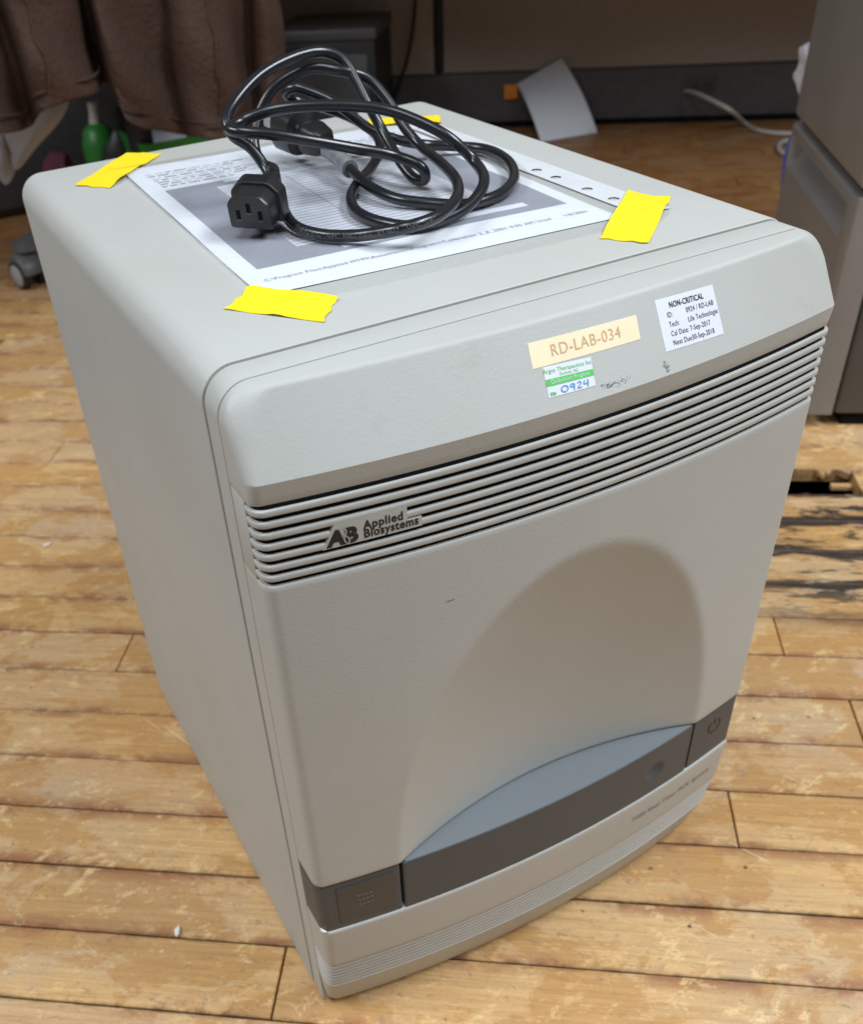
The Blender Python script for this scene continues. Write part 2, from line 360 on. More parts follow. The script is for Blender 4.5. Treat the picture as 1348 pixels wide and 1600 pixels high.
def lettering(s, size, fn, mat, parent, bold=0.0, align='LEFT', sx=1.0, name='lettering', shear=0.0):
    V, Fc = text_verts(s, size, bold, align)
    me = bpy.data.meshes.new(name); me.from_pydata([tuple(fn(v.x * sx + v.y * shear, v.y)) for v in V], [], Fc); me.validate()
    return link(name, me, mat, parent)

# ------------------------------------------------------------------ floor
FZ = -0.006
D1 = Vector((math.cos(PLANK_ANG), math.sin(PLANK_ANG), 0)); D2 = Vector((-D1.y, D1.x, 0))
def sn(s, n, z=FZ): return D1 * s + D2 * n + Vector((0, 0, z))
PW_ = 0.0595; N0 = -0.0293
floor = mesh('floor', [sn(-2.2, -0.9, FZ - 0.060), sn(3.2, -0.9, FZ - 0.060), sn(3.2, 3.4, FZ - 0.060), sn(-2.2, 3.4, FZ - 0.060)], [(0, 1, 2, 3)], M['subfloor'])
tag(floor, 'worn maple strip floor with scratched amber boards', kind='structure')
def plank(s0, s1, n0, n1, dz=0.0, slant=0.0):
    g = 0.0007 + random.random() ** 2 * 0.0014; b = 0.0008; s0 += 0.0007; s1 -= 0.0007; n0 += g * 0.5; n1 -= g * 0.5
    V = []
    for z, i in ((FZ - 0.018, 0), (FZ - b, 0), (FZ, b)):
        for s, n in ((s0 + i, n0 + i), (s1 - i, n0 + i), (s1 - i, n1 - i), (s0 + i, n1 - i)):
            q = (n - n0) / (n1 - n0); V.append(sn(s + slant * q, n, z + dz))
    Fc = []
    for r in range(2):
        for j in range(4): k = (j + 1) % 4; Fc.append((r * 4 + j, r * 4 + k, r * 4 + 4 + k, r * 4 + 4 + j))
    Fc.append((8, 9, 10, 11))
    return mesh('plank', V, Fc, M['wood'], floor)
ROWS = range(-9, 47)
joints = {  # board ends measured in the photograph: row -> list of s
    12: [-0.6, 0.405, 0.548, 1.4], 6: [-0.264], 0: [-0.027], 3: [0.322], 7: [0.402], 5: [0.448], 1: [], 2: [0.70], 4: [0.10], -1: [0.30], -2: [0.05], -3: [0.4], 8: [0.05], 9: [0.2], 10: [0.0]}
for k in ROWS:
    n0 = N0 + PW_ * k; n1 = n0 + PW_
    smin = -0.75 if k < 20 else (-1.35 - (k - 20) * 0.02); smax = 1.1 if k < 8 else 1.9
    if k in joints: ends = [smin] + [j for j in joints[k] if smin < j < smax] + [smax]
    else:
        ends = [smin]; s = smin + random.uniform(0.2, 0.9)
        while s < smax - 0.12: ends.append(s); s += random.uniform(0.6, 1.5)
        ends.append(smax)
    for a, b in zip(ends[:-1], ends[1:]):
        if k == 12 and abs(a - 0.405) < 1e-6: continue      # the broken-out board
        plank(a, b, n0, n1, random.uniform(-0.0005, 0.0004))
# splintered remains inside the hole
for s_, n_, l_ in ((0.452, 0.713, 0.03), (0.535, 0.722, 0.026)):
    o = box('splinter', (s_ - l_ / 2, n_ - 0.004, FZ - 0.0155), (s_ + l_ / 2, n_ + 0.004, FZ - 0.009), M['wood'], floor, 0.0008, Matrix.Rotation(PLANK_ANG, 4, 'Z'))
for k_ in range(16):
    far = k_ % 2; s_ = 0.41 + 0.135 * random.random(); l_ = random.uniform(0.006, 0.020); w_ = random.uniform(0.003, 0.011); n_e = N0 + PW_ * (13 if far else 12); dn_ = -w_ if far else w_
    P_ = [sn(s_, n_e, FZ - 0.001), sn(s_ + l_, n_e, FZ - 0.001), sn(s_ + l_ * random.uniform(0.2, 0.8), n_e + dn_, FZ - random.uniform(0.002, 0.006))]
    V = P_ + [p_ + Vector((0, 0, -random.uniform(0.004, 0.010))) for p_ in P_]
    mesh('splinter', V, [(0, 1, 2), (5, 4, 3), (0, 3, 4, 1), (1, 4, 5, 2), (2, 5, 3, 0)], M['wood'], floor)
# chips lying on the floor
for i, (u, v, ln, an, lb) in enumerate(((75, 852, 0.009, 0.2, 'small white chip on the boards left of the instrument, farther back'), (278, 1456, 0.008, 1.0, 'small white chip on the boards beside the lower front corner of the instrument'))):
    p = on_z(u, v, FZ); bm = bmesh.new(); bmesh.ops.create_icosphere(bm, subdivisions=2, radius=1.0)
    for vv in bm.verts:
        r = 1 + random.uniform(-0.2, 0.2); vv.co = Vector((vv.co.x * ln * 0.6 * r, vv.co.y * 0.0022 * r, max(vv.co.z, -0.6) * 0.0014))
    bmesh.ops.transform(bm, matrix=Matrix.Translation(p + Vector((0, 0, 0.0011))) @ Matrix.Rotation(an, 4, 'Z'), verts=bm.verts)
    me = bpy.data.meshes.new('debris_chip'); bm.to_mesh(me); bm.free()
    tag(link('debris_chip', me, M['chip']), lb, 'debris', 'white chips on the floor')

# ------------------------------------------------------------------ the instrument
W = 0.328; D = 0.3805; H = 0.4733; R = 0.0155; XC = 0.17
inst = empty('laboratory_instrument', (W / 2, 0.17, FZ))
tag(inst, 'beige grey benchtop laboratory instrument with bowed front and louvred vent, standing on wooden floor', 'instrument')
inst_inv = Matrix.Translation((-W / 2, -0.17, -FZ))
NEWSYS = []
def part(o, label=None):
    o.data.transform(inst_inv) if o.parent == inst else None
    if label: o['label'] = label
    return o
def sub(o, label=None):   # sub-part whose mesh was built in world coordinates
    o.data.transform(inst_inv)
    if label: o['label'] = label
    return o

def profile(i=0.0, o=0.0, z0=0.0):
    r = max(R - i + o, 0.002); xa = i - o; xb = W - i + o; zt = H - i + o; P = [(xa, z0)]
    for k in range(6): P.append((xa, z0 + (zt - r - z0) * (k + 1) / 7))
    for k in range(13): a = PI - (PI / 2) * k / 12; P.append((xa + r + r * math.cos(a), zt - r + r * math.sin(a)))
    for k in range(1, 12): P.append((xa + r + (xb - xa - 2 * r) * k / 12, zt))
    for k in range(13): a = PI / 2 - (PI / 2) * k / 12; P.append((xb - r + r * math.cos(a), zt - r + r * math.sin(a)))
    for k in range(6): P.append((xb, zt - r - (zt - r - z0) * (k + 1) / 7))
    P[-1] = (xb, z0); return P
def prof_rows(spec, o=0.0, z0=0.0):
    return [[Vector((x, y, z)) for x, z in profile(i, o, z0)] for y, i in spec]
rb = 0.013
spec = [(0.0010, 0.0006), (0.0013, 0.0002), (0.0018, 0.0)] + [(0.06 * k, 0.0) for k in range(1, 6)] + [(D - rb + rb * math.sin(a), rb - rb * math.cos(a)) for a in [PI / 2 * k / 7 for k in range(8)]]
V, Fc = loft(prof_rows(spec, o=0.0007)); part(mesh('case', V, Fc, M['body'], inst, 35), 'rear housing with rounded top edges')
spec = [(-0.01645, 0.0004), (-0.0162, 0.0001), (-0.0158, 0.0), (-0.0013, 0.0), (-0.0010, 0.0001), (-0.0008, 0.0005)]
V, Fc = loft(prof_rows(spec)); part(mesh('collar', V, Fc, M['body'], inst, 35))
V, Fc = loft(prof_rows([(-0.0200, 0.0060), (0.012, 0.0060)], z0=0.004)); part(mesh('seam_core', V, Fc, M['seam'], inst, 35))
def on_x(u, v, x):
    d = ray(u, v); return CAM + d * ((x - CAM.x) / d.x)
for uv, hw in ((((137, 432), (141, 446), (146, 462)), 0.00035), (((150, 470), (158, 500)), 0.00025), (((160, 520), (166, 545), (171, 560)), 0.0003), (((186, 612), (189, 628)), 0.0003), (((193, 650), (200, 690), (207, 716)), 0.00045), (((168, 440), (176, 470)), 0.0002)):
    P_ = [on_x(u, v, -0.00075) for u, v in uv]; V = []; Fc = []
    for i_, p_ in enumerate(P_):
        hh = hw * (0.3 if i_ in (0, len(P_) - 1) else 1.0); V += [p_ + Vector((0, -hh, 0)), p_ + Vector((0, hh, 0))]
    for i_ in range(len(P_) - 1): Fc.append((2 * i_, 2 * i_ + 1, 2 * i_ + 3, 2 * i_ + 2))
    o = part(mesh('scratch', V, Fc, M['scratch'], inst)); NEWSYS.append(o)
for x in (0.05, 0.29):
    for y in (0.02, 0.33): part(box('foot', (x - 0.014, y - 0.014, FZ), (x + 0.014, y + 0.014, 0.0005), M['blackplastic'], inst, 0.001))

WF = 0.34   # front pieces are drawn on a 0.34 m grid and refitted to the housing below
def front(x, z=0.0):
    q = (x - XC) / 0.166; return -0.0525 + 0.0165 * q * q
G = [0, 0.004, 0.014, 0.030, 0.055, 0.085, 0.12, 0.16, 0.2, 0.25, 0.3, 0.36, 0.43, 0.51, 0.6, 0.7, 0.8, 0.9, 1.0]
def plan(z, yf, xa, xb, yb, rl=0.0058, rr=0.0058, e=0.0, nin=44, sd=None, edge=0.030):
    """plan outline of a front piece at height z: back-left, round corner, bowed front, round corner, back-right"""
    xa += e; xb -= e
    xs = [xa + edge * g for g in G] if rl > 0.004 else [xa + rl * g for g in (0, 0.05, 0.2, 0.45, 0.75, 1)]
    xr = [xb - edge * g for g in reversed(G)] if rr > 0.004 else [xb - rr * g for g in (1, 0.75, 0.45, 0.2, 0.05, 0)]
    a, b = xs[-1], xr[0]; xs = xs + [a + (b - a) * k / nin for k in range(1, nin)] + xr
    P = [Vector((xa, yb, z))]
    for x in xs:
        y = yf(x, z) + e
        if sd: y += sd(x, z)
        else:
            d = x - xa
            if d < rl: y += rl - math.sqrt(max(rl * rl - (rl - d) ** 2, 0))
            d = xb - x
            if d < rr: y += rr - math.sqrt(max(rr * rr - (rr - d) ** 2, 0))
        P.append(Vector((x, y, z)))
    P.append(Vector((xb, yb, z))); return P
def front_piece(name, zs, yf, xa, xb, yb, mat, label=None, rl=0.0058, rr=0.0058, e0=0.0007, e1=0.0007, nin=44, parent=inst, smooth=32):
    z0, z1 = zs[0], zs[-1]; rows = []
    if e0: rows += [(z0, e0), (z0 + e0 * .3, e0 * .3)]; zs = [z0 + e0] + [z for z in zs if z > z0 + e0 * 1.2]
    if e1: zs = [z for z in zs if z < z1 - e1 * 1.2] + [z1 - e1]
    rows += [(z, 0.0) for z in zs]
    if e1: rows += [(z1 - e1 * .3, e1 * .3), (z1, e1)]
    V, Fc = loft([plan(z, yf, xa, xb, yb, rl, rr, e, nin) for z, e in rows])
    o = mesh(name, V, Fc, mat, parent, smooth)
    return part(o, label) if parent == inst else sub(o, label)
YB = -0.0180
# brow: sloping label facet over the vent
ZB = 0.4392
def front2(x): return -0.0588 + 0.0157 * ((x - 0.164) / 0.162) ** 2
def ytop(x): return -0.0372 + 0.0085 * ((x - 0.164) / 0.145) ** 2
def browy(x, z):
    f = front2(x); t = ytop(x)
    if z >= ZB: return f + (t - f) * (z - ZB) / (0.4720 - ZB)
    return f + 0.0014 * (ZB - z) / 0.010
def zout(x):
    d = min(x, W - x)
    return H if d >= R else H - R + math.sqrt(max(R * R - (R - d) ** 2, 0))
def xout(z): return 0.0 if z <= H - R else R - math.sqrt(max(R * R - (z - (H - R)) ** 2, 0))
def bsd(x, z):
    tz = max(0.0, min(1.0, (z - 0.437) / 0.026)); rx = 0.005 + 0.0075 * tz; ry = 0.005 + 0.0035 * tz
    xl = xout(z); d = max(min(x - xl, W - xl - x), 0.0); ry = min(ry, max(YB - 0.0006 - browy(x, z), 0.0)); off = 0.0
    if d < rx: off = ry * (1 - math.sqrt(max(1 - (1 - d / rx) ** 2, 0)))
    dt = max(zout(x) - z, 0.0); rt = 0.0014
    if dt < rt: off = max(off, min(rt - math.sqrt(max(rt * rt - (rt - dt) ** 2, 0)), max(YB - 0.0006 - browy(x, z), 0.0)))
    return off
zs = [0.4285, 0.4287, 0.4293, 0.433, 0.436, 0.4380, 0.4387, 0.4392, 0.4398, 0.4405, 0.442, 0.445, 0.448, 0.451, 0.454, H - R, 0.4600, 0.4625, 0.4645, 0.4660, 0.4675, 0.4688, 0.4700, 0.4710, 0.4718, 0.4724, 0.4728, 0.4731, 0.47325, H]
rows = []
for i, z in enumerate(zs):
    xl = xout(z); e = 0.0007 if i == 0 else (0.0002 if i == 1 else 0)
    rows.append(plan(z, browy, xl, W - xl, YB, e=e, sd=bsd, edge=0.034))
V, Fc = loft(rows); NEWSYS.append(part(mesh('brow', V, Fc, M['body'], inst, 24), 'sloping brow panel carrying three stickers'))
# vent: seven louvres
PITCH = 0.0400 / 7; T0 = 0.4221
for k in range(7):
    z1 = T0 - PITCH * k; z0 = z1 - 0.0029
    front_piece('slat', [z0, z1], front, 0.0, WF, -0.0262, M['body'], e0=0.0003, e1=0.0005, smooth=40)
front_piece('vent_shade_core', [0.3826, 0.4246], lambda x, z: front(x) + 0.0017, 0.0017, WF - 0.0017, -0.0230, M['black'], e0=0, e1=0)  # black solid that paints the deep shade in the louvre gaps
for xa, xb in ((0.0, 0.010), (WF - 0.010, WF)):
    part(box('vent_cheek', (xa, -0.0261, 0.3815), (xb, YB, 0.4239), M['body'], inst, 0.0003))
# door with the arched scoop
def scoop(x, z):
    q = 1 - ((x - 0.1715) / 0.1165) ** 2 - ((z - 0.153) / 0.197) ** 2
    s = 0.007; q = 0.5 * (q + math.sqrt(q * q + s * s)) if q > -0.3 else 0.0
    return 0.0287 * max(q - (0.5 * (-0.3 + math.sqrt(0.09 + s * s))) * 0, 0)
def doory(x, z): return front(x) + scoop(x, z)
zs = [0.1540 + (0.3821 - 0.1540) * k / 70 for k in range(71)]
front_piece('door', zs, doory, 0.0, WF, YB, M['body'], 'front panel with arched recess', e0=0.0012, e1=0.0009, nin=110, smooth=40)
# dark strip: indicator window, tray, power panel
def dimple(x, z):
    d = math.hypot(x - 0.254, (z - 0.1285)) / 0.0082
    return 0.0026 * (1 - d * d) if d < 1 else 0.0
def darky(x, z): return front(x) + 0.0010
def trayy(x, z): return front(x) + 0.0006 + dimple(x, z)
zs = [0.1068 + (0.1526 - 0.1068) * k / 6 for k in range(7)]
ip = front_piece('indicator_panel', zs, darky, 0.0, 0.0549, YB, M['dark'], 'dark grey panel with smoked window', rr=0.0008, e0=0.0003, nin=20)
zs = [0.1068 + (0.1529 - 0.1068) * k / 40 for k in range(41)]
tr = front_piece('tray', zs, trayy, 0.0569, 0.2872, YB, M['dark'], 'dark grey sliding tray with finger dimple', rl=0.0012, rr=0.0012, e0=0.0003, e1=0.0005, nin=190, smooth=35)
zs = [0.1068 + (0.1526 - 0.1068) * k / 6 for k in range(7)]
sub(mesh('tray_lit_top', *loft([plan(z_, lambda x, z: front(x) + 0.0012, 0.0588, 0.2853, YB, 0.0012, 0.0012, 0.0, 60) for z_ in (0.1526, 0.1533)]), M['lit_top'], tr), 'blue grey top of the tray, lightened to carry overhead light')
pp = front_piece('power_panel', zs, darky, 0.2892, WF, YB, M['dark'], 'dark grey power switch panel', rl=0.0008, e0=0.0003, nin=20)
part(box('strip_void', (0.006, -0.034, 0.104), (WF - 0.006, YB - 0.0004, 0.1518), M['black'], inst))
def dec(fy, off=0.00018): return lambda x, z: Vector((x, fy(x, z) - off, z))
def sheet_on(name, x0, x1, z0, z1, fy, mat, parent, off=0.0003, nx=12, nz=3, skew=0.0, world_parts=True, label=None, poly=None):
    V = []; Fc = []
    for b_ in range(nz + 1):
        for a_ in range(nx + 1):
            x = x0 + (x1 - x0) * a_ / nx; z = z0 + (z1 - z0) * b_ / nz
            if poly:
                s, t = a_ / nx, b_ / nz; bl, br, tr_, tl = poly
                x = (bl[0] * (1 - s) + br[0] * s) * (1 - t) + (tl[0] * (1 - s) + tr_[0] * s) * t
                z = (bl[1] * (1 - s) + br[1] * s) * (1 - t) + (tl[1] * (1 - s) + tr_[1] * s) * t
            V.append(Vector((x, fy(x, z) - off, z)))
    n = nx + 1
    for b_ in range(nz):
        for a_ in range(nx): Fc.append((b_ * n + a_, b_ * n + a_ + 1, (b_ + 1) * n + a_ + 1, (b_ + 1) * n + a_))
    # rim back to the surface
    bd = [a_ for a_ in range(n)] + [b_ * n + nx for b_ in range(1, nz + 1)] + [nz * n + a_ for a_ in range(nx - 1, -1, -1)] + [b_ * n for b_ in range(nz - 1, 0, -1)]
    base = len(V)
    for i in bd: V.append(V[i] + Vector((0, off * 0.98, 0)))
    for i in range(len(bd)):
        j = (i + 1) % len(bd); Fc.append((bd[i], bd[j], base + j, base + i))
    o = mesh(name, V, Fc, mat, parent); o.data.transform(inst_inv)
    if label: o['label'] = label
    return o
sheet_on('window', 0.0135, 0.0505, 0.1125, 0.1478, darky, M['window'], ip, 0.0005)
for zz, x0, x1 in ((0.1345, 0.0255, 0.0365), (0.1300, 0.0262, 0.0368), (0.1252, 0.0262, 0.0372)):
    for q in range(4):
        a = x0 + (x1 - x0) * (q + 0.1) / 4; b = x0 + (x1 - x0) * (q + 0.8) / 4
        sheet_on('print_mark', a, b, zz, zz + 0.0016, darky, M['paleink'], ip, 0.0008, nx=2, nz=1)
# power symbol
V = []; Fc = []
cx, cz, r0, r1 = 0.3130, 0.1352, 0.0055, 0.0066
for k in range(33):
    a = PI / 2 + 0.62 + (2 * PI - 1.24) * k / 32
    for r in (r0, r1): V.append(dec(darky, 0.0003)(cx + r * math.cos(a), cz + r * math.sin(a)))
for k in range(32): Fc.append((2 * k, 2 * k + 1, 2 * k + 3, 2 * k + 2))
b0 = len(V)
for x, z in ((-0.0006, 0.0012), (0.0006, 0.0012), (0.0006, 0.0076), (-0.0006, 0.0076)): V.append(dec(darky, 0.0003)(cx + x, cz + z))
Fc.append((b0, b0 + 1, b0 + 2, b0 + 3))
sub(mesh('power_symbol', V, Fc, M['ink'], pp), 'black power symbol')
# base
bz = [(0.0004, 0.0165, 0.006), (0.0018, 0.0150, 0.0045), (0.006, 0.0128, 0.003), (0.020, 0.0090, 0.0012), (0.033, 0.0056, 0.0004), (0.0352, 0.0048, 0.0002), (0.0362, 0.0046, 0.0002)]
zr = 0.0368; NR = 7; pr = 0.0308 / NR
for k in range(NR):
    o_ = 0.0044 - 0.0036 * k / NR; z = zr + pr * k
    bz += [(z + 0.0002, o_ + 0.0019, 0.0014), (z + pr * 0.32, o_ + 0.0019, 0.0014), (z + pr * 0.50, o_ - 0.0001, 0.0), (z + pr * 0.93, o_ - 0.0002, 0.0)]
bz += [(0.0682, 0.0010, 0.0006), (0.0688, 0.0004, 0.0), (0.078, 0.0, 0.0), (0.092, 0.0, 0.0), (0.1040, -0.0003, 0.0), (0.1052, -0.0002, 0.0), (0.1060, 0.0003, 0.0003), (0.1063, 0.0012, 0.0011)]
rows = []
for z, o_, xi in bz: rows.append(plan(z, lambda x, zz, o_=o_: front(x) + o_, xi, WF - xi, YB, 0.0062, 0.0062, 0.0, 40))
V, Fc = loft(rows); base = part(mesh('base', V, Fc, M['body'], inst, 30), 'ribbed foot moulding below the tray')
lettering('7500 Real Time PCR System', 0.0068, lambda a, b: dec(lambda x, z: front(x) - 0.0001)(0.2385 + a, 0.0850 + b), M['greyink'], base, sx=0.93, name='model_lettering').data.transform(inst_inv)
# nick on the base ledge
tp = catmull([Vector((0.0012, -0.0285, 0.1062)), Vector((0.0010, -0.0310, 0.1068)), Vector((0.0014, -0.0330, 0.1066)), Vector((0.0028, -0.0348, 0.1072))], 6)
sub(tube('ledge_nick', tp, [0.0003 + 0.0010 * math.sin(PI * min(1, k / (len(tp) - 1) + .02)) for k in range(len(tp))], M['chip'], base, 8), 'white chipped nick')
# maker's logo plate filling two louvre gaps
def yl(x, z): return front(x)
ol = [(0.0300, 0.3962), (0.0773, 0.3962), (0.0773, 0.4010), (0.0703, 0.4010), (0.0703, 0.4100), (0.0352, 0.4100)]
V = []; Fc = []
def strip(x0a, x0b, x1a, x1b, z0, z1, nx=14, off=0.00012):
    b0 = len(V)
    for t, (xa, xb, z) in enumerate(((x0a, x1a, z0), (x0b, x1b, z1))):
        for k in range(nx + 1):
            x = xa + (xb - xa) * k / nx; V.append(Vector((x, front(x) - off, z)))
    n = nx + 1
    for k in range(nx): Fc.append((b0 + k, b0 + k + 1, b0 + n + k + 1, b0 + n + k))
    b1 = len(V)
    for t, (xa, xb, z) in enumerate(((x0a, x1a, z0), (x0b, x1b, z1))):
        for k in range(nx + 1):
            x = xa + (xb - xa) * k / nx; V.append(Vector((x, front(x) + 0.004, z)))
    for k in range(nx):
        Fc.append((b0 + k, b0 + k + 1, b1 + k + 1, b1 + k)); Fc.append((b0 + n + k, b0 + n + k + 1, b1 + n + k + 1, b1 + n + k))
    Fc.append((b0, b0 + n, b1 + n, b1)); Fc.append((b0 + nx, b0 + n + nx, b1 + n + nx, b1 + nx))
strip(0.0298, 0.0328, 0.0772, 0.0772, 0.3962, 0.40125)
strip(0.0328, 0.0366, 0.0702, 0.0702, 0.40125, 0.4098)
lp = part(mesh('logo_plate', V, Fc, M['body'], inst), 'blank plate in the vent carrying the maker name')
lf = lambda ox, oz, off=0.0003: (lambda a, b: Vector((ox + a, front(ox + a) - off, oz + b)))
lettering('Applied', 0.0062, lf(0.0493, 0.40225), M['ink'], lp, bold=0.00018, sx=0.90, name='maker_lettering').data.transform(inst_inv)
lettering('Biosystems', 0.0062, lf(0.0491, 0.39775), M['ink'], lp, bold=0.00018, sx=0.86, name='maker_lettering').data.transform(inst_inv)
lettering('A', 0.0108, lf(0.0325, 0.3974), M['ink'], lp, bold=0.0006, name='logo_letter', shear=0.12).data.transform(inst_inv)
lettering('B', 0.0108, lf(0.0401, 0.3974), M['ink'], lp, bold=0.0006, name='logo_letter', shear=0.05).data.transform(inst_inv)
for ph in (0, PI):
    V = []; Fc = []
    for k in range(25):
        t = k / 24; z = 0.4060 - 0.0095 * t; x = 0.0396 + 0.0021 * t + 0.0011 * math.sin(2 * PI * t * 0.95 + ph + 0.3)
        for dx in (-0.00028, 0.00028): V.append(Vector((x + dx, front(x + dx) - 0.00045, z)))
    for k in range(24): Fc.append((2 * k, 2 * k + 1, 2 * k + 3, 2 * k + 2))
    sub(mesh('helix_mark', V, Fc, M['body'], lp))
# stickers on the brow
PC = ((0.1352, 0.4565), (0.1938, 0.4557), (0.1949, 0.4648), (0.1362, 0.4658))
PG = ((0.1390, 0.4449), (0.1638, 0.4444), (0.1652, 0.4548), (0.1401, 0.4561))
PW2 = ((0.2060, 0.4480), (0.2426, 0.4471), (0.2425, 0.4668), (0.2070, 0.4678))
st = sheet_on('asset_sticker', 0, 1, 0, 1, browy, M['cream'], inst, 0.0002, poly=PC, label='cream sticker printed RD-LAB-034')
def pmap(poly, off):
    bl, br, tr_, tl = poly
    def f(s, t):
        x = (bl[0] * (1 - s) + br[0] * s) * (1 - t) + (tl[0] * (1 - s) + tr_[0] * s) * t
        z = (bl[1] * (1 - s) + br[1] * s) * (1 - t) + (tl[1] * (1 - s) + tr_[1] * s) * t
        return Vector((x, browy(x, z) - off, z))
    return f
def st_text(s, poly, s0, t0, h, mat, parent, off=0.0004, bold=0.0, align='LEFT', sx=1.0, aspect=None):
    bl, br, tr_, tl = poly; wd = (br[0] - bl[0]); hg = 0.5 * ((tl[1] - bl[1]) + (tr_[1] - br[1])) * 1.08
    f = pmap(poly, off)
    lettering(s, h, lambda a, b: f(s0 + a / wd, t0 + b / hg), mat, parent, bold, align, sx).data.transform(inst_inv)
st_text('RD-LAB-034', PC, 0.5, 0.31, 0.0066, M['creamink'], st, align='CENTER', sx=1.02)
NEWSYS.append(st)
sg = sheet_on('calibration_sticker', 0, 1, 0, 1, browy, M['labelwhite'], inst, 0.00025, poly=PG, label='small green and white calibration sticker numbered 0924')
f = pmap(PG, 0.0004); q = [f(0, 0.37), f(1, 0.37), f(1, 0.60), f(0, 0.60)]
qq = []; nn = 8
for t in (0.37, 0.60):
    for k in range(nn + 1): qq.append(f(k / nn, t))
sub(mesh('green_band', qq, [(k, k + 1, nn + 2 + k, nn + 1 + k) for k in range(nn)], M['green'], sg))
st_text('Argos Therapeutics Inc.', PG, 0.5, 0.80, 0.0024, M['green'], sg, align='CENTER', off=0.0005)
st_text('Durham, NC', PG, 0.5, 0.65, 0.0017, M['green'], sg, align='CENTER', off=0.0005)
st_text('Calibration Program', PG, 0.5, 0.44, 0.0022, M['labelwhite'], sg, align='CENTER', off=0.0006)
st_text('ID#', PG, 0.04, 0.07, 0.0017, M['green'], sg, off=0.0005, bold=0.00008)
def pen(strokes, poly, parent, wd):
    V = []; Fc = []; f = pmap(poly, 0.0006)
    for sgm in strokes:
        pts = catmull([Vector((a, b, 0)) for a, b in sgm], 5); b0 = len(V)
        for i, p in enumerate(pts):
            t = (pts[min(i + 1, len(pts) - 1)] - pts[max(i - 1, 0)]); nr = Vector((-t.y, t.x, 0)).normalized() * wd
            V.append(f(p.x + nr.x, p.y + nr.y * 2)); V.append(f(p.x - nr.x, p.y - nr.y * 2))
        for i in range(len(pts) - 1): Fc.append((b0 + 2 * i, b0 + 2 * i + 1, b0 + 2 * i + 3, b0 + 2 * i + 2))
    sub(mesh('handwriting', V, Fc, M['bluepen'], parent))
pen([[(0.36, 0.29), (0.30, 0.26), (0.28, 0.16), (0.33, 0.09), (0.40, 0.13), (0.41, 0.24), (0.36, 0.29)],
     [(0.55, 0.28), (0.49, 0.28), (0.48, 0.20), (0.54, 0.20), (0.56, 0.28), (0.54, 0.07)],
     [(0.62, 0.26), (0.67, 0.30), (0.70, 0.24), (0.62, 0.10), (0.71, 0.10)],
     [(0.78, 0.30), (0.76, 0.18), (0.86, 0.19)], [(0.85, 0.31), (0.83, 0.06)]], PG, sg, 0.010)
NEWSYS.append(sg)
sw = sheet_on('status_sticker', 0, 1, 0, 1, browy, M['labelwhite'], inst, 0.0002, poly=PW2, label='white printed sticker headed NON-CRITICAL')
st_text('NON-CRITICAL', PW2, 0.50, 0.80, 0.0034, M['ink'], sw, bold=0.00008, align='CENTER', sx=0.84)
for s0, t0, tx in ((0.14, 0.625, 'ID:'), (0.46, 0.625, '0924 / RD-LAB'), (0.14, 0.44, 'Tech:'), (0.46, 0.44, 'Life Technologie'), (0.14, 0.26, 'Cal Date:'), (0.46, 0.26, '7-Sep-2017'), (0.14, 0.08, 'Next Due:'), (0.46, 0.08, '30-Sep-2018')):
    st_text(tx, PW2, s0, t0, 0.0032, M['ink'], sw, sx=0.80)
NEWSYS.append(sw)
# scuffs: glue residue and small dark flecks
def flecks(cx, cz, sx, sz, n, seed, fy, line=False):
    rnd = random.Random(seed); V = []; Fc = []
    for i in range(n):
        t = rnd.random(); x = cx + (t - .5) * sx if line else cx + rnd.gauss(0, 0.3) * sx; z = cz + rnd.gauss(0, 0.25) * sz + (0.12 * sz * (t - .5) if line else 0)
        r = rnd.uniform(0.00012, 0.00042) * (1.3 - t if line else 1); b0 = len(V); m_ = 6
        for k in range(m_):
            a = 2 * PI * k / m_; rr = r * rnd.uniform(0.5, 1.5); V.append(Vector((x + rr * math.cos(a) * 1.6, 0, z + rr * math.sin(a)))); V[-1].y = fy(V[-1].x, V[-1].z) - 0.00012
        Fc.append(tuple(range(b0, b0 + m_)))
    o = sub(mesh('scuff', V, Fc, M['greyink'], inst)); return o
f_ = flecks(0.1756, 0.4428, 0.018, 0.0026, 60, 3, browy, True); f_['label'] = 'dark glue residue left by a removed sticker'; NEWSYS.append(f_)
f_ = flecks(0.2040, 0.4429, 0.0034, 0.0038, 26, 5, browy); f_['label'] = 'dark scuff mark below the white sticker'; NEWSYS.append(f_)
flecks(0.0935, 0.3475, 0.009, 0.0010, 9, 8, doory, True)

# refit every front piece (drawn on the 0.34 m grid) to the housing width and height
def refit(co):
    x, y, z = co
    c = min(1.0, max(0.0, min(x, WF - x) / 0.02)); c = c * c * (3 - 2 * c)
    x2 = x * W / WF + (-0.0021 + 0.0158 * x) * c * 0.8
    t = max(0.0, min(1.0, z / 0.1064)); z2 = z + t * (0.0131 - 0.02057 * z)
    k = max(0.0, min(1.0, (YB - 0.0002 - y) / 0.0015))
    return Vector((x2, y + k * t * (front2(x2) - front(x)), z2))
def walk(o):
    for ch in o.children:
        if ch.name.split('.')[0] in ('case', 'collar', 'seam_core', 'foot') or ch in NEWSYS: continue
        if ch.data.users == 1 or True:
            for v in ch.data.vertices: v.co = inst_inv @ refit(inst_inv.inverted() @ v.co)
        walk(ch)
walk(inst)

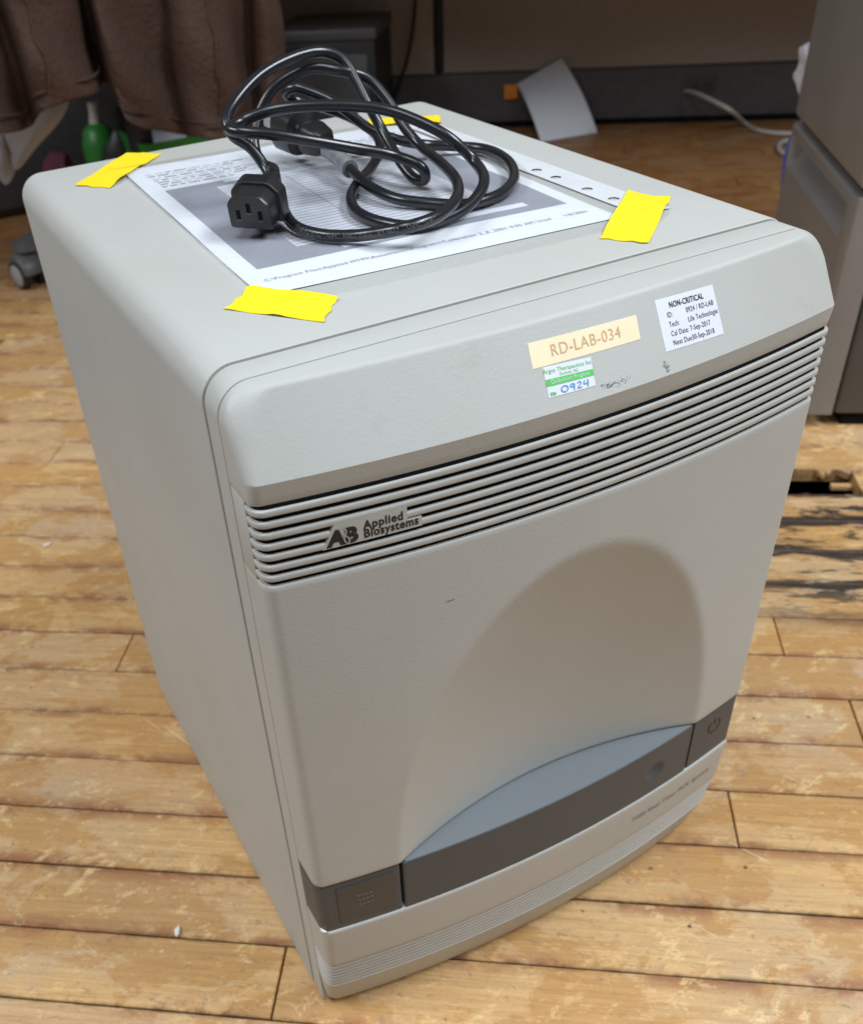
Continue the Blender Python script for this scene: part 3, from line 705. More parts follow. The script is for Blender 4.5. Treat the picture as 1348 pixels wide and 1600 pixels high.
# ------------------------------------------------------------------ printed sheet in a clear sleeve, taped to the top
ZT = H + 0.0007
doc = empty('document_sleeve', (0.165, 0.18, ZT))
tag(doc, 'printed white sheet in clear punched plastic sleeve, taped flat on top of the instrument', 'document')
dinv = Matrix.Translation((-0.165, -0.18, -ZT))
def wav(x, y): return 0.00018 * (math.sin(31 * x + 22 * y) + math.sin(47 * y - 19 * x)) + 0.0004
def top_sheet(name, quad, z, mat, parent, nx=16, ny=16, wave=True, thick=0.00012, single=False):
    V = []; Fc = []; bl, br, tr_, tl = [Vector((*q_, 0)) for q_ in quad]
    for layer in (0, 1):
        for j in range(ny + 1):
            for i in range(nx + 1):
                s, t = i / nx, j / ny
                p = (bl * (1 - s) + br * s) * (1 - t) + (tl * (1 - s) + tr_ * s) * t
                p.z = z + (wav(p.x, p.y) if wave else 0) - layer * thick; V.append(p)
    n = nx + 1; o2 = n * (ny + 1)
    if single:
        me = bpy.data.meshes.new(name); me.from_pydata([tuple(v) for v in V[:o2]], [], [(j * n + i, j * n + i + 1, j * n + i + n + 1, j * n + i + n) for j in range(ny) for i in range(nx)])
        o = link(name, me, mat, parent, 40); o.data.transform(dinv); return o
    for j in range(ny):
        for i in range(nx):
            a = j * n + i; Fc.append((a, a + 1, a + n + 1, a + n)); Fc.append((o2 + a, o2 + a + n, o2 + a + n + 1, o2 + a + 1))
    for i in range(nx): Fc.append((i, o2 + i, o2 + i + 1, i + 1)); a = ny * n + i; Fc.append((a, a + 1, o2 + a + 1, o2 + a))
    for j in range(ny): a = j * n; Fc.append((a, a + n, o2 + a + n, o2 + a)); a = j * n + nx; Fc.append((a, o2 + a, o2 + a + n, a + n))
    o = mesh(name, V, Fc, mat, parent, 40); o.data.transform(dinv); return o
PBL, PBR, PTR, PTL = (0.0535, 0.0600), (0.2560, 0.0480), (0.2640, 0.3180), (0.0625, 0.3290)
pg = top_sheet('page', (PBL, PBR, PTR, PTL), ZT + 0.0002, M['paper'], doc)
def pxy(s, t): # page coordinates 0..1 -> world xy
    x = (PBL[0] * (1 - s) + PBR[0] * s) * (1 - t) + (PTL[0] * (1 - s) + PTR[0] * s) * t
    y = (PBL[1] * (1 - s) + PBR[1] * s) * (1 - t) + (PTL[1] * (1 - s) + PTR[1] * s) * t
    return (x, y)
def pq(s0, s1, t0, t1): return (pxy(s0, t0), pxy(s1, t0), pxy(s1, t1), pxy(s0, t1))
top_sheet('printed_screenshot', pq(0.055, 0.955, 0.135, 0.76), ZT + 0.00035, M['print'], pg, thick=0.0001)
top_sheet('printed_table', pq(0.20, 0.80, 0.21, 0.71), ZT + 0.0005, M['printlight'], pg, thick=0.0001)
for k in range(26):
    t = 0.222 + 0.0185 * k
    top_sheet('printed_rule', pq(0.205, 0.795 - 0.15 * random.random(), t, t + 0.0042), ZT + 0.00062, M['printline'], pg, nx=10, ny=1, thick=0.0001)
top_sheet('printed_rule', pq(0.42, 0.424, 0.22, 0.70), ZT + 0.00066, M['printline'], pg, nx=1, ny=10, thick=0.0001)
for s0, s1, t0, t1 in ((0.30, 0.62, 0.148, 0.172), (0.64, 0.86, 0.165, 0.190), (0.40, 0.80, 0.715, 0.735), (0.24, 0.60, 0.738, 0.752)):
    top_sheet('printed_field', pq(s0, s1, t0, t1), ZT + 0.0005, M['labelwhite'], pg, nx=8, ny=1, thick=0.0001)
rnd = random.Random(4)
for line, (s0, s1, t) in enumerate(((0.05, 0.40, 0.915), (0.05, 0.34, 0.895), (0.055, 0.33, 0.872), (0.055, 0.42, 0.852), (0.06, 0.36, 0.832), (0.06, 0.50, 0.812), (0.06, 0.30, 0.79), (0.70, 0.95, 0.90), (0.72, 0.95, 0.88), (0.72, 0.95, 0.86), (0.74, 0.95, 0.84))):
    s = s0
    while s < s1:      # too small to read: word-sized grey dashes
        wl = rnd.uniform(0.014, 0.045); top_sheet('printed_word', pq(s, min(s + wl, s1), t, t + 0.0060), ZT + 0.0004, M['printlight'] if rnd.random() < .35 else M['print'], pg, nx=2, ny=1, thick=0.0001); s += wl + 0.010
def page_text(s, s0, t0, h, mat, sx=1.0):
    def f(a, b):
        x, y = pxy(s0 + a / 0.205, t0 + b / 0.27); return Vector((x, y, ZT + 0.0005 + wav(x, y)))
    lettering(s, h, f, mat, pg, sx=sx, name='footer_lettering').data.transform(dinv)
page_text('C:\\Program Files\\Applied MT99\\Automation\\Programs\\Calibration 2_8_2001 9:05 AM Used      1/8/2001', 0.04, 0.062, 0.0050, M['print'], sx=0.80)
slv = top_sheet('clear_sleeve', ((0.0505, 0.0395), (0.2650, 0.0310), (0.2650, 0.3240), (0.0590, 0.3345)), ZT + 0.0010, M['clear'], doc, 24, 24, single=True)
# white punched margin of the sleeve
V = []; Fc = []
holes = [0.0550, 0.0745, 0.0985, 0.1290, 0.1490, 0.1900, 0.2140, 0.2340, 0.2700, 0.2900]
cell_e = [0.0430] + [(holes[i] + holes[i + 1]) / 2 for i in range(len(holes) - 1)] + [0.3120]
def mz(x, y): return ZT + 0.0008 + 0.3 * wav(x, y)
xa, xb = 0.2655, 0.2855
for i, hy in enumerate(holes):
    y0, y1 = cell_e[i], cell_e[i + 1]; rh = 0.0033; hx = 0.2722; b0 = len(V)
    angs = sorted([2 * PI * k / 24 for k in range(24)] + [math.atan2(yy - hy, xx - hx) % (2 * PI) for xx in (xa, xb) for yy in (y0, y1)]); n_ = len(angs)
    for a in angs: V.append(Vector((hx + rh * math.cos(a), hy + rh * math.sin(a), 0)))
    for a in angs:
        c_, s_ = math.cos(a), math.sin(a); ts = []
        if c_ > 1e-6: ts.append((xb - hx) / c_)
        if c_ < -1e-6: ts.append((xa - hx) / c_)
        if s_ > 1e-6: ts.append((y1 - hy) / s_)
        if s_ < -1e-6: ts.append((y0 - hy) / s_)
        t = min(ts); V.append(Vector((hx + t * c_, hy + t * s_, 0)))
    for k in range(n_): j = (k + 1) % n_; Fc.append((b0 + k, b0 + j, b0 + n_ + j, b0 + n_ + k))
for v in V: v.z = mz(v.x, v.y)
o = mesh('punched_margin', V, Fc, M['margin'], doc); o.data.transform(dinv)
sl = o.modifiers.new('thickness', 'SOLIDIFY'); sl.thickness = 0.0002

def tape_piece(corn, label, seed, z=ZT + 0.0022):
    """strip of tape: corners given in order along the two torn short ends; draped, with ragged ends"""
    rnd = random.Random(seed); A, B, C_, D_ = [Vector((*c, 0)) for c in corn]   # A-B short end, D-C the other
    nx, ny = 14, 6; V = []; Fc = []
    for layer in (0, 1):
        for i in range(nx + 1):
            for j in range(ny + 1):
                s, t = i / nx, j / ny
                p = (A * (1 - t) + B * t) * (1 - s) + (D_ * (1 - t) + C_ * t) * s
                if i in (0, nx): p += (C_ - B).normalized() * 0.0009 * math.sin(seed * 7 + j * 2.3) * (1 if i else -1)
                edge_ = min(s, 1 - s)
                ins = min(p.x - 0.0525, 0.286 - p.x, p.y - 0.036, 0.331 - p.y); k_ = max(0.0, min(1.0, (ins + 0.006) / 0.008)); k_ = k_ * k_ * (3 - 2 * k_)
                p.z = ZT + 0.0006 + 0.0018 * k_ + 0.00010 * math.sin(9 * s + seed) + 0.0002 * math.sin(5 * t + 11 * s + seed) - layer * 0.00022
                V.append(p)
    n = ny + 1; o2 = n * (nx + 1)
    for i in range(nx):
        for j in range(ny):
            a = i * n + j; Fc.append((a, a + 1, a + n + 1, a + n)); Fc.append((o2 + a, o2 + a + n, o2 + a + n + 1, o2 + a + 1))
        a = i * n; Fc.append((a, a + n, o2 + a + n, o2 + a)); a += ny; Fc.append((a, o2 + a, o2 + a + n, a + n))
    for j in range(ny): Fc.append((j, o2 + j, o2 + j + 1, j + 1)); a = nx * n + j; Fc.append((a, a + 1, o2 + a + 1, o2 + a))
    o = mesh('tape_strip', V, Fc, M['tape'], None, 40)
    c = (A + B + C_ + D_) / 4; c.z = ZT; o.data.transform(Matrix.Translation(-c)); o.location = c
    return tag(o, label, 'tape', 'yellow tape strips holding the sleeve')
tape_piece(((0.0272, 0.3177), (0.0447, 0.2955), (0.0993, 0.3567), (0.0791, 0.3770)), 'yellow tape strip at the rear left corner of the sheet, far from the black cord', 1)
tape_piece(((0.0336, 0.0557), (0.0517, 0.0728), (0.0817, 0.0355), (0.0646, 0.0147)), 'yellow tape strip at the front left corner of the sheet, below the socket plug', 2)
tape_piece(((0.2273, 0.0280), (0.2411, 0.0075), (0.2995, 0.0586), (0.2851, 0.0783)), 'yellow tape strip at the front right corner of the sheet, across the punched margin', 3)
tape_piece(((0.2560, 0.3440), (0.2440, 0.3200), (0.2890, 0.2930), (0.3020, 0.3160)), 'yellow tape strip at the rear right corner, half hidden behind the coiled cord', 4)

# ------------------------------------------------------------------ power cord
cord = empty('power_cord', (0.16, 0.17, ZT))
tag(cord, 'coiled black power cord with three-slot socket end lying on the sheet', 'power cord')
cinv = Matrix.Translation((-0.16, -0.17, -ZT))
CR = 0.0031; Z0 = ZT + 0.0018 + CR
def cpt(zx, zy, mode, val):
    u, v = 340 + zx / 2.751, 60 + zy / 2.751
    return on_y(u, v, val) if mode == 'y' else on_z(u, v, val)
FACE = on_z(389, 333, 0.4895)
FR = Vector((0.72, -0.69, -0.03)).normalized(); FN = Vector((-0.66, -0.74, -0.20)); FN = (FN - FR * FN.dot(FR)).normalized(); FU = FR.cross(FN) * 1.0
if FU.z < 0: FU = -FU
BACK = FACE - FN * 0.040
CP = [('p', BACK + FN * 0.008), ('p', BACK - FN * 0.002 + Vector((0, 0, 0.001))), (178, 520, 'y', 0.232), (158, 450, 'y', 0.240), (170, 370, 'y', 0.245), (188, 300, 'y', 0.248), (255, 200, 'y', 0.247), (400, 128, 'y', 0.240), (520, 138, 'y', 0.230), (640, 170, 'y', 0.225), (735, 270, 'y', 0.213), (800, 380, 'y', 0.200), (870, 460, 'y', 0.187),
      (970, 545, 'z', 0.4885), (1028, 615, 'z', 0.4885), (1025, 690, 'z', 0.488), (945, 765, 'z', 0.4870), (800, 815, 'z', 0.4858), (620, 846, 'z', 0.4800), (450, 845, 'z', Z0), (330, 805, 'z', Z0 + .0005), (268, 700, 'z', 0.4845), (215, 570, 'y', 0.190), (140, 468, 'y', 0.200), (62, 415, 'y', 0.205), (40, 350, 'y', 0.212), (72, 280, 'y', 0.220), (180, 160, 'y', 0.230), (330, 80, 'y', 0.236), (455, 57, 'y', 0.238), (540, 92, 'y', 0.233), (600, 190, 'y', 0.223), (650, 290, 'y', 0.213), (710, 400, 'y', 0.203), (785, 530, 'y', 0.180), (850, 606, 'z', 0.4800), (893, 603, 'z', 0.4815), (878, 555, 'z', 0.4880), (760, 505, 'y', 0.166), (600, 475, 'y', 0.168), (400, 440, 'y', 0.172), (210, 410, 'y', 0.178), (95, 402, 'y', 0.184), (52, 388, 'y', 0.192), (105, 355, 'y', 0.197), (250, 305, 'y', 0.190), (450, 288, 'y', 0.182), (700, 302, 'y', 0.172), (850, 350, 'y', 0.160), (1000, 430, 'y', 0.146),
      (1105, 530, 'z', 0.4905), (1145, 620, 'z', 0.4868), (1090, 708, 'z', 0.4815), (980, 775, 'z', Z0), (830, 808, 'z', Z0), (700, 790, 'z', Z0), (605, 750, 'z', Z0), (572, 690, 'z', Z0), (600, 625, 'z', Z0), (665, 550, 'z', 0.4800), (700, 470, 'y', 0.220), (660, 395, 'y', 0.245), (560, 335, 'y', 0.265), (430, 290, 'y', 0.278), (330, 265, 'y', 0.284), (294, 236, 'y', 0.282), (330, 212, 'y', 0.276), (400, 230, 'y', 0.270), (480, 265, 'y', 0.262), (565, 322, 'y', 0.250), (650, 388, 'y', 0.240), (760, 432, 'y', 0.228), (880, 456, 'y', 0.214), (1000, 463, 'z', 0.4800), (1130, 472, 'z', Z0), (1235, 515, 'z', Z0), (1275, 590, 'z', Z0), (1235, 655, 'z', Z0), (1160, 692, 'z', Z0), (1050, 716, 'z', Z0), (900, 708, 'z', Z0), (770, 690, 'z', Z0 + .001), (660, 640, 'z', 0.4815), (570, 562, 'z', 0.4845), (500, 490, 'z', 0.4870)]
pts = [c[1] if c[0] == 'p' else cpt(*c) for c in CP]
for i_, p_ in enumerate(pts):
    if p_.z < Z0: p_.z = Z0
path = catmull(pts, 9)
for p_ in path:
    if p_.z < Z0: p_.z = Z0
for _ in range(3): path = [path[0]] + [(path[i - 1] + path[i] * 2 + path[i + 1]) / 4 for i in range(1, len(path) - 1)] + [path[-1]]
jk = tube('cord_jacket', path, CR, M['pvc'], cord, 16); jk.data.transform(cinv)
# print moulded along the jacket
def along(text, i0, h, up):
    V, Fc = text_verts(text, h); Q = []
    acc = [0.0]
    for i in range(i0, len(path) - 1): acc.append(acc[-1] + (path[i + 1] - path[i]).length)
    for v in V:
        k = 0; s = v.x
        while k < len(acc) - 2 and acc[k + 1] < s: k += 1
        t = (s - acc[k]) / max(acc[k + 1] - acc[k], 1e-6); P_ = path[i0 + k].lerp(path[i0 + k + 1], t); T_ = (path[i0 + k + 1] - path[i0 + k]).normalized()
        side = (CAM - P_).normalized(); side = (side - T_ * side.dot(T_)).normalized(); bn = T_.cross(side) * up
        a = (v.y - h * 0.35) / CR; Q.append(P_ + (side * math.cos(a) + bn * math.sin(a)) * (CR + 0.0001))
    me = bpy.data.meshes.new('jacket_lettering'); me.from_pydata([tuple(q_) for q_ in Q], [], Fc); me.validate(); o = link('jacket_lettering', me, M['emboss'], jk); o.data.transform(cinv)
iL = min(range(len(path)), key=lambda i: (path[i] - pts[20]).length)
iR = min(range(len(path)), key=lambda i: (path[i] - pts[15]).length)
# run the lettering left to right along the front strand: reverse walk
path_fwd = path; path = list(reversed(path[iR:iL + 1])); along('E54647 SVT 105C 300V AWM 18AWG 105C VW-1', 2, 0.0036, -1 if False else 1); path = path_fwd
# socket end (C13 form)
def conn_mtx(): return Matrix((FR, FU, FN)).transposed().to_4x4()
CM = Matrix.Translation(FACE) @ conn_mtx()
def c13_outline(s=1.0, w=0.0124, h=0.0092, ch=0.0048, cw=0.0052):
    P = [(-w, -h), (w, -h), (w, h - ch), (w - cw, h), (-w + cw, h), (-w, h - ch)]; out = []
    n = len(P)
    for i in range(n):   # rounded corners
        a = Vector(P[i - 1]); b = Vector(P[i]); c = Vector(P[(i + 1) % n]); r = 0.0019
        p0 = b + (a - b).normalized() * r; p1 = b + (c - b).normalized() * r
        for t in (0, .25, .5, .75, 1): out.append((p0 * (1 - t) ** 2 + b * 2 * t * (1 - t) + p1 * t * t) * s)
    return out
rows = []
for z, s in ((-0.040, 0.34), (-0.0375, 0.40), (-0.0300, 0.55), (-0.0235, 0.92), (-0.0215, 1.10), (-0.0205, 1.16), (-0.0125, 1.16), (-0.0118, 1.12), (-0.0116, 0.985), (-0.002, 0.985), (-0.0007, 0.975), (0.0, 0.94)):
    rows.append([CM @ Vector((p.x, p.y, z)) for p in c13_outline(s)])
V, Fc = loft(rows, closed=True); cn = mesh('socket_body', V, Fc, M['rubber'], cord, 32); cn.data.transform(cinv); cn['label'] = 'black socket end with three slots'
for sx_, sy_ in ((-0.0062, -0.0013), (0.0062, -0.0013), (0.0, 0.0025)):
    o = box('slot', (sx_ - 0.0012, sy_ - 0.0025, -0.003), (sx_ + 0.0012, sy_ + 0.0025, 0.00015), M['black'], cn, 0, CM); o.data.transform(cinv)
    o = box('slot_lip', (sx_ - 0.0013, sy_ - 0.0030, -0.001), (sx_ + 0.0013, sy_ - 0.0026, 0.00025), M['emboss'], cn, 0, CM); o.data.transform(cinv)
for k in range(9):   # grip ridges on the hood
    x = -0.006 + k * 0.0015
    o = box('grip_ridge', (x - 0.0004, 0.0104, -0.0195), (x + 0.0004, 0.0111, -0.0135), M['rubber'], cn, 0.0002, CM); o.data.transform(cinv)
# plug end lying at the back of the coil
pe = path[-1]; pt = (path[-1] - path[-4]).normalized()
PXv = (cpt(352, 392, 'z', 0.494) - cpt(520, 500, 'z', 0.4855)); PXv = Vector((PXv.x, PXv.y, 0.0)).normalized() + Vector((0, 0, 0.10)); PXv.normalize()
PYv = Vector((0, 0, 1)).cross(PXv).normalized(); PZv = PXv.cross(PYv)
PM = Matrix.Translation(pe) @ Matrix((PXv, PYv, PZv)).transposed().to_4x4()
slp = [PM @ Vector((-0.016 + 0.006 * k, 0, -0.0003 * k)) for k in range(6)]
slp = [path[-10], path[-6], path[-3], PM @ Vector((0.004, 0, 0)), PM @ Vector((0.012, 0, 0))]
sv = tube('strain_relief', catmull(slp, 5), 0.0052, M['clear_sleeve'], cord, 14); sv.data.transform(cinv); sv['label'] = 'milky clear sleeve at the plug'
rows = []
for x, ry, rz in ((0.008, 0.006, 0.006), (0.012, 0.0085, 0.0080), (0.022, 0.0105, 0.0095), (0.026, 0.0100, 0.0090), (0.028, 0.0085, 0.008), (0.031, 0.0085, 0.0085), (0.033, 0.0130, 0.0125), (0.050, 0.0138, 0.0132), (0.0525, 0.0130, 0.0122), (0.0535, 0.0110, 0.0100)):
    r_ = []
    for k in range(28):
        a = 2 * PI * k / 28; ca, sa = math.cos(a), math.sin(a); e_ = 0.6
        r_.append(PM @ Vector((x, ry * math.copysign(abs(ca) ** e_, ca), rz * math.copysign(abs(sa) ** e_, sa) + 0.003)))
    rows.append(r_)
V, Fc = loft(rows, closed=True); pl = mesh('plug_body', V, Fc, M['rubber'], cord, 35); pl.data.transform(cinv); pl['label'] = 'black moulded plug end'
bm = bmesh.new(); bmesh.ops.create_uvsphere(bm, u_segments=20, v_segments=12, radius=0.0065); bmesh.ops.scale(bm, vec=(1.25, 1, 0.5), verts=bm.verts)
bmesh.ops.transform(bm, matrix=cinv @ PM @ Matrix.Translation((0.041, -0.003, 0.0150)), verts=bm.verts); me = bpy.data.meshes.new('thumb_pad'); bm.to_mesh(me); bm.free(); link('thumb_pad', me, M['pvc'], pl, 60)
for sy_ in (-0.0062, 0.0062):
    o = box('blade', (0.0533, sy_ - 0.0008, 0.0), (0.0700, sy_ + 0.0008, 0.0062), M['greyrim'], pl, 0.0003, PM); o.data.transform(cinv)

# ------------------------------------------------------------------ background: partition
PT = Vector((math.cos(math.radians(-37)), math.sin(math.radians(-37)), 0)); PN = Vector((-PT.y, PT.x, 0)); PP0 = Vector((1.8981, 1.7251, FZ))
PMx = Matrix.Translation(PP0) @ Matrix((PT, PN, Vector((0, 0, 1)))).transposed().to_4x4()
def on_part(u, v, off=0.0):
    P = on_pl(u, v, PP0 - PN * off, PN); return PMx.inverted() @ P
part_e = empty('cubicle_partition', PP0); tag(part_e, 'dim olive fabric cubicle partition with black raceway along its foot', 'partition')
pinv = Matrix.Translation(-PP0)
def ppart(o): o.data.transform(pinv); return o
ppart(box('raceway', (-2.3, 0.0, 0.016), (1.0, 0.03, 0.131), M['charcoal'], part_e, 0.002, PMx))
ppart(box('toe_gap', (-2.3, 0.008, 0.0), (1.0, 0.03, 0.0158), M['black'], part_e, 0, PMx))
for s0, s1 in ((-2.3, -1.60), (-1.576, -0.688), (-0.664, 0.30), (0.324, 1.0)):
    ppart(box('fabric_panel', (s0, 0.004, 0.1335), (s1, 0.045, 1.2), M['fabric'], part_e, 0.004, PMx))
for s in (-1.588, -0.676, 0.312):
    ppart(box('post', (s - 0.0105, 0.0015, 0.1335), (s + 0.0105, 0.05, 1.2), M['blackplastic'], part_e, 0.002, PMx))
a_ = on_part(1073, 119); b_ = on_part(1115, 147)
ol_ = ppart(box('power_outlet', (a_.x, -0.003, b_.z), (b_.x, 0.001, a_.z), simple('outlet_grey', (0.055, 0.058, 0.055), 0.5), part_e, 0.001, PMx))
for k in (0.3, 0.7):
    x = a_.x + (b_.x - a_.x) * k
    for dx in (-0.004, 0.004):
        o = box('outlet_slot', (x + dx - 0.001, -0.0035, b_.z + 0.018), (x + dx + 0.001, -0.0025, b_.z + 0.026), M['black'], ol_, 0, PMx); o.data.transform(pinv)
# worktop hung on the partition (above the frame): it shades the floor and panel beneath
wt = empty('worktop', PP0 + Vector((0, 0, 0.73))); tag(wt, 'brown laminate worktop fixed to the partition above the shaded floor', 'worktop')
o = box('top', (-2.2, -0.82, 0.705), (0.95, 0.002, 0.732), M['desk'], wt, 0.004, PMx); o.data.transform(Matrix.Translation(-(PP0 + Vector((0, 0, 0.73)))))
o = box('edge_trim', (-2.2, -0.828, 0.702), (0.95, -0.8205, 0.734), M['blackplastic'], wt, 0.002, PMx); o.data.transform(Matrix.Translation(-(PP0 + Vector((0, 0, 0.73)))))
# sheet leaning on the partition, orange tape tab
c4 = [on_z(845, 222, FZ + 0.002), on_z(933, 207, FZ + 0.002)]
tl_ = PMx @ (on_part(808, 130) + Vector((0, -0.006, 0))); tr2 = PMx @ (on_part(877, 90) + Vector((0, -0.006, 0)))
def bent(name, bl, br, tr_, tl, mat, th=0.0006, n=8, bow=0.012, parent=None):
    V = []; nr = (br - bl).cross(tl - bl).normalized()
    for lay in (0, 1):
        for j in range(n + 1):
            for i in range(n + 1):
                s, t = i / n, j / n; p = (bl * (1 - s) + br * s) * (1 - t) + (tl * (1 - s) + tr_ * s) * t
                V.append(p + nr * (bow * math.sin(PI * t) * (0.6 + .4 * s) - lay * th))
    m_ = n + 1; o2 = m_ * m_; Fc = []
    for j in range(n):
        for i in range(n):
            a = j * m_ + i; Fc.append((a, a + 1, a + m_ + 1, a + m_)); Fc.append((o2 + a, o2 + a + m_, o2 + a + m_ + 1, o2 + a + 1))
    for i in range(n):
        Fc.append((i, o2 + i, o2 + i + 1, i + 1)); a = n * m_ + i; Fc.append((a, a + 1, o2 + a + 1, o2 + a)); a = i * m_; Fc.append((a, a + m_, o2 + a + m_, o2 + a)); a = i * m_ + n; Fc.append((a, o2 + a, o2 + a + m_, a + m_))
    return mesh(name, V, Fc, mat, parent, 60)
ls = empty('leaning_sheet', c4[0]); tag(ls, 'tilted white sheet with orange tab leaning against the partition foot', 'paper')
lz = Matrix.Translation(-c4[0])
o = bent('sheet', c4[0], c4[1], tr2, tl_, M['paper']); o.parent = ls; o.data.transform(lz)
oc = PMx @ (on_part(788, 131) + Vector((0, -0.010, 0))); od = PMx @ (on_part(806, 153) + Vector((0, -0.010, 0)))
lo_ = PMx.inverted() @ oc; hi_ = PMx.inverted() @ od
o = box('orange_tab', (lo_.x, -0.012, hi_.z), (hi_.x + 0.004, -0.010, lo_.z), M['orange'], ls, 0.0004, PMx); o.data.transform(lz)
# hanging black cable
cp = [PMx @ (on_part(u, v) + Vector((0, -0.012, 0))) for u, v in ((652, -60), (650, 0), (645, 50), (636, 95), (624, 130), (612, 165))]
tag(tube('black_cable', catmull(cp, 6), 0.0045, M['blackplastic'], None, 10), 'thin black cable hanging down the fabric partition', 'cable')
# grey cable from the outlet along the floor
gp = [PMx @ (on_part(1070, 141) + Vector((0, -0.010, 0))), on_pl(1085, 145, PP0 - PN * 0.05, PN), on_pl(1110, 156, PP0 - PN * 0.10, PN), on_pl(1140, 172, PP0 - PN * 0.13, PN)] + [on_z(u, v, FZ + 0.006) for u, v in ((1165, 194), (1185, 204), (1210, 208), (1240, 209))]
gp = [p_ if p_.z > FZ + 0.006 else Vector((p_.x, p_.y, FZ + 0.006)) for p_ in gp]
tag(tube('grey_cable', catmull(gp, 8), 0.0055, M['cable_grey'], None, 10), 'beige grey cable running from the wall outlet down to the floor', 'cable')
gp = [on_z(u, v, FZ + 0.006) for u, v in ((1236, 219), (1224, 221), (1216, 228), (1220, 238), (1230, 242), (1240, 240))]
tag(tube('cable_loop', catmull(gp, 8), 0.0055, M['cable_grey'], None, 10), 'small beige cable loop on the floor at the cabinet edge', 'cable')
# black box by the partition
bx = empty('black_box', PMx @ Vector((-0.90, -0.25, 0))); tag(bx, 'black box with stepped top standing in shadow before the partition', 'box')
bi = Matrix.Translation(-bx.location)
for nm, lo, hi, mt in (('body', (-1.03, -0.30, 0.003), (-0.790, -0.06, 0.262), 'blackplastic'), ('top_rim', (-1.035, -0.305, 0.2625), (-0.785, -0.055, 0.288), 'charcoal')):
    o = box(nm, lo, hi, M[mt], bx, 0.006, PMx); o.data.transform(bi)
o = box('front_panel', (-1.01, -0.3035, 0.03), (-0.81, -0.3005, 0.235), M['charcoal'], bx, 0.001, PMx); o.data.transform(bi)

# ------------------------------------------------------------------ cabinet on the right
CE = Vector((0.9017, 0.4090, FZ)); CMx = Matrix.Translation(CE) @ Matrix((D1, D2, Vector((0, 0, 1)))).transposed().to_4x4()
cab = empty('two_door_cabinet', CE); tag(cab, 'dark grey two-door metal cabinet with recessed grip at right', 'cabinet')
ci = Matrix.Translation(-CE); LW = 0.362; ZS = 0.293
def cp_(o): o.data.transform(ci); return o
cp_(box('body', (0.036, 0.004, 0.018), (0.46, LW - 0.004, 0.62), M['cabinet_shaded'], cab, 0.006, CMx))
cp_(box('plinth', (0.05, 0.012, 0.0), (0.45, LW - 0.012, 0.0178), M['black'], cab, 0, CMx))
cp_(box('upper_door', (0.0, 0.0, ZS + 0.004), (0.0325, LW, 0.62), M['cabinet'], cab, 0.008, CMx, 4))
cp_(box('door_gap', (0.012, 0.006, ZS - 0.006), (0.0355, LW - 0.006, ZS + 0.006), M['black'], cab, 0, CMx))
# lower door built as a ring round the scooped grip
V = []; Fc = []
y0, y1, z0, z1 = 0.034, 0.352, 0.203, 0.280       # recess opening on the front face (x = 0)
def dp(x, y, z): V.append(CMx @ Vector((x, y, z))); return len(V) - 1
TH = 0.0325; ZB0, ZB1 = 0.020, ZS - 0.004; bvl = 0.007
outer = []
def rr_loop(x, ya, yb, za, zb): return [dp(x, ya, za), dp(x, yb, za), dp(x, yb, zb), dp(x, ya, zb)]
y0, y1, z0, z1 = 0.034, 0.352, 0.234, 0.274
loops = [rr_loop(TH, 0, LW, ZB0, ZB1), rr_loop(bvl, 0, LW, ZB0, ZB1), rr_loop(bvl * .3, bvl * .3, LW - bvl * .3, ZB0 + bvl * .12, ZB1 - bvl * .12), rr_loop(0.0, bvl, LW - bvl, ZB0 + bvl * .5, ZB1 - bvl * .5),
         rr_loop(0.0, y0, y1, z0, z1), rr_loop(0.0012, y0 + 0.001, y1 - 0.0006, z0 + 0.001, z1 - 0.0006), rr_loop(0.010, y0 + 0.004, y1 - 0.002, z0 + 0.010, z1 - 0.0007), rr_loop(0.028, y0 + 0.007, y1 - 0.004, z0 + 0.026, z1 - 0.0008)]
nl = len(loops[0])
for a, b in zip(loops[:-1], loops[1:]):
    for k in range(nl): j = (k + 1) % nl; Fc.append((a[k], a[j], b[j], b[k]))
Fc.append(tuple(loops[-1])); Fc.append(tuple(loops[0]))
cp_(mesh('lower_door', V, Fc, M['cabinet'], cab, 34))
# crumpled bag behind the cabinet
def crumple(name, c, sc, mat, seed, sub=4, amp=0.18):
    bm = bmesh.new(); bmesh.ops.create_icosphere(bm, subdivisions=sub, radius=1.0); rnd = random.Random(seed)
    dirs = [(Vector((rnd.gauss(0, 1), rnd.gauss(0, 1), rnd.gauss(0, 1))).normalized(), rnd.uniform(0.6, 1)) for _ in range(22)]
    for v in bm.verts:
        n = v.co.normalized(); d = 1.0
        for di, k in dirs:
            t = n.dot(di)
            if t > k * 0.92: d -= amp * (t - k * 0.92) * 4
        v.co = Vector((n.x * sc[0] * d, n.y * sc[1] * d, n.z * sc[2] * d)) + Vector(c)
    me = bpy.data.meshes.new(name); bm.to_mesh(me); bm.free(); return link(name, me, mat, None, 22)
bc = on_pl(1251, 105, CE + D2 * 0.42, D2)
bagc = Vector((bc.x, bc.y, bc.z)) + D1 * 0.030 + D2 * 0.03
bag = empty('plastic_bag', Vector((bagc.x, bagc.y, FZ))); tag(bag, 'crumpled white and blue plastic bag behind the grey cabinet', 'bag')
bgi = Matrix.Translation(-bag.location)
o = crumple('bag_top', bagc, (0.045, 0.055, 0.050), M['bag'], 3); o.parent = bag; o.data.transform(bgi)
o = crumple('bag_body', (bagc.x + 0.045, bagc.y + 0.0, (bagc.z - 0.03 + FZ) / 2), (0.055, 0.07, (bagc.z - 0.03 - FZ) / 2), M['bagblue'], 6); o.parent = bag; o.data.transform(bgi)

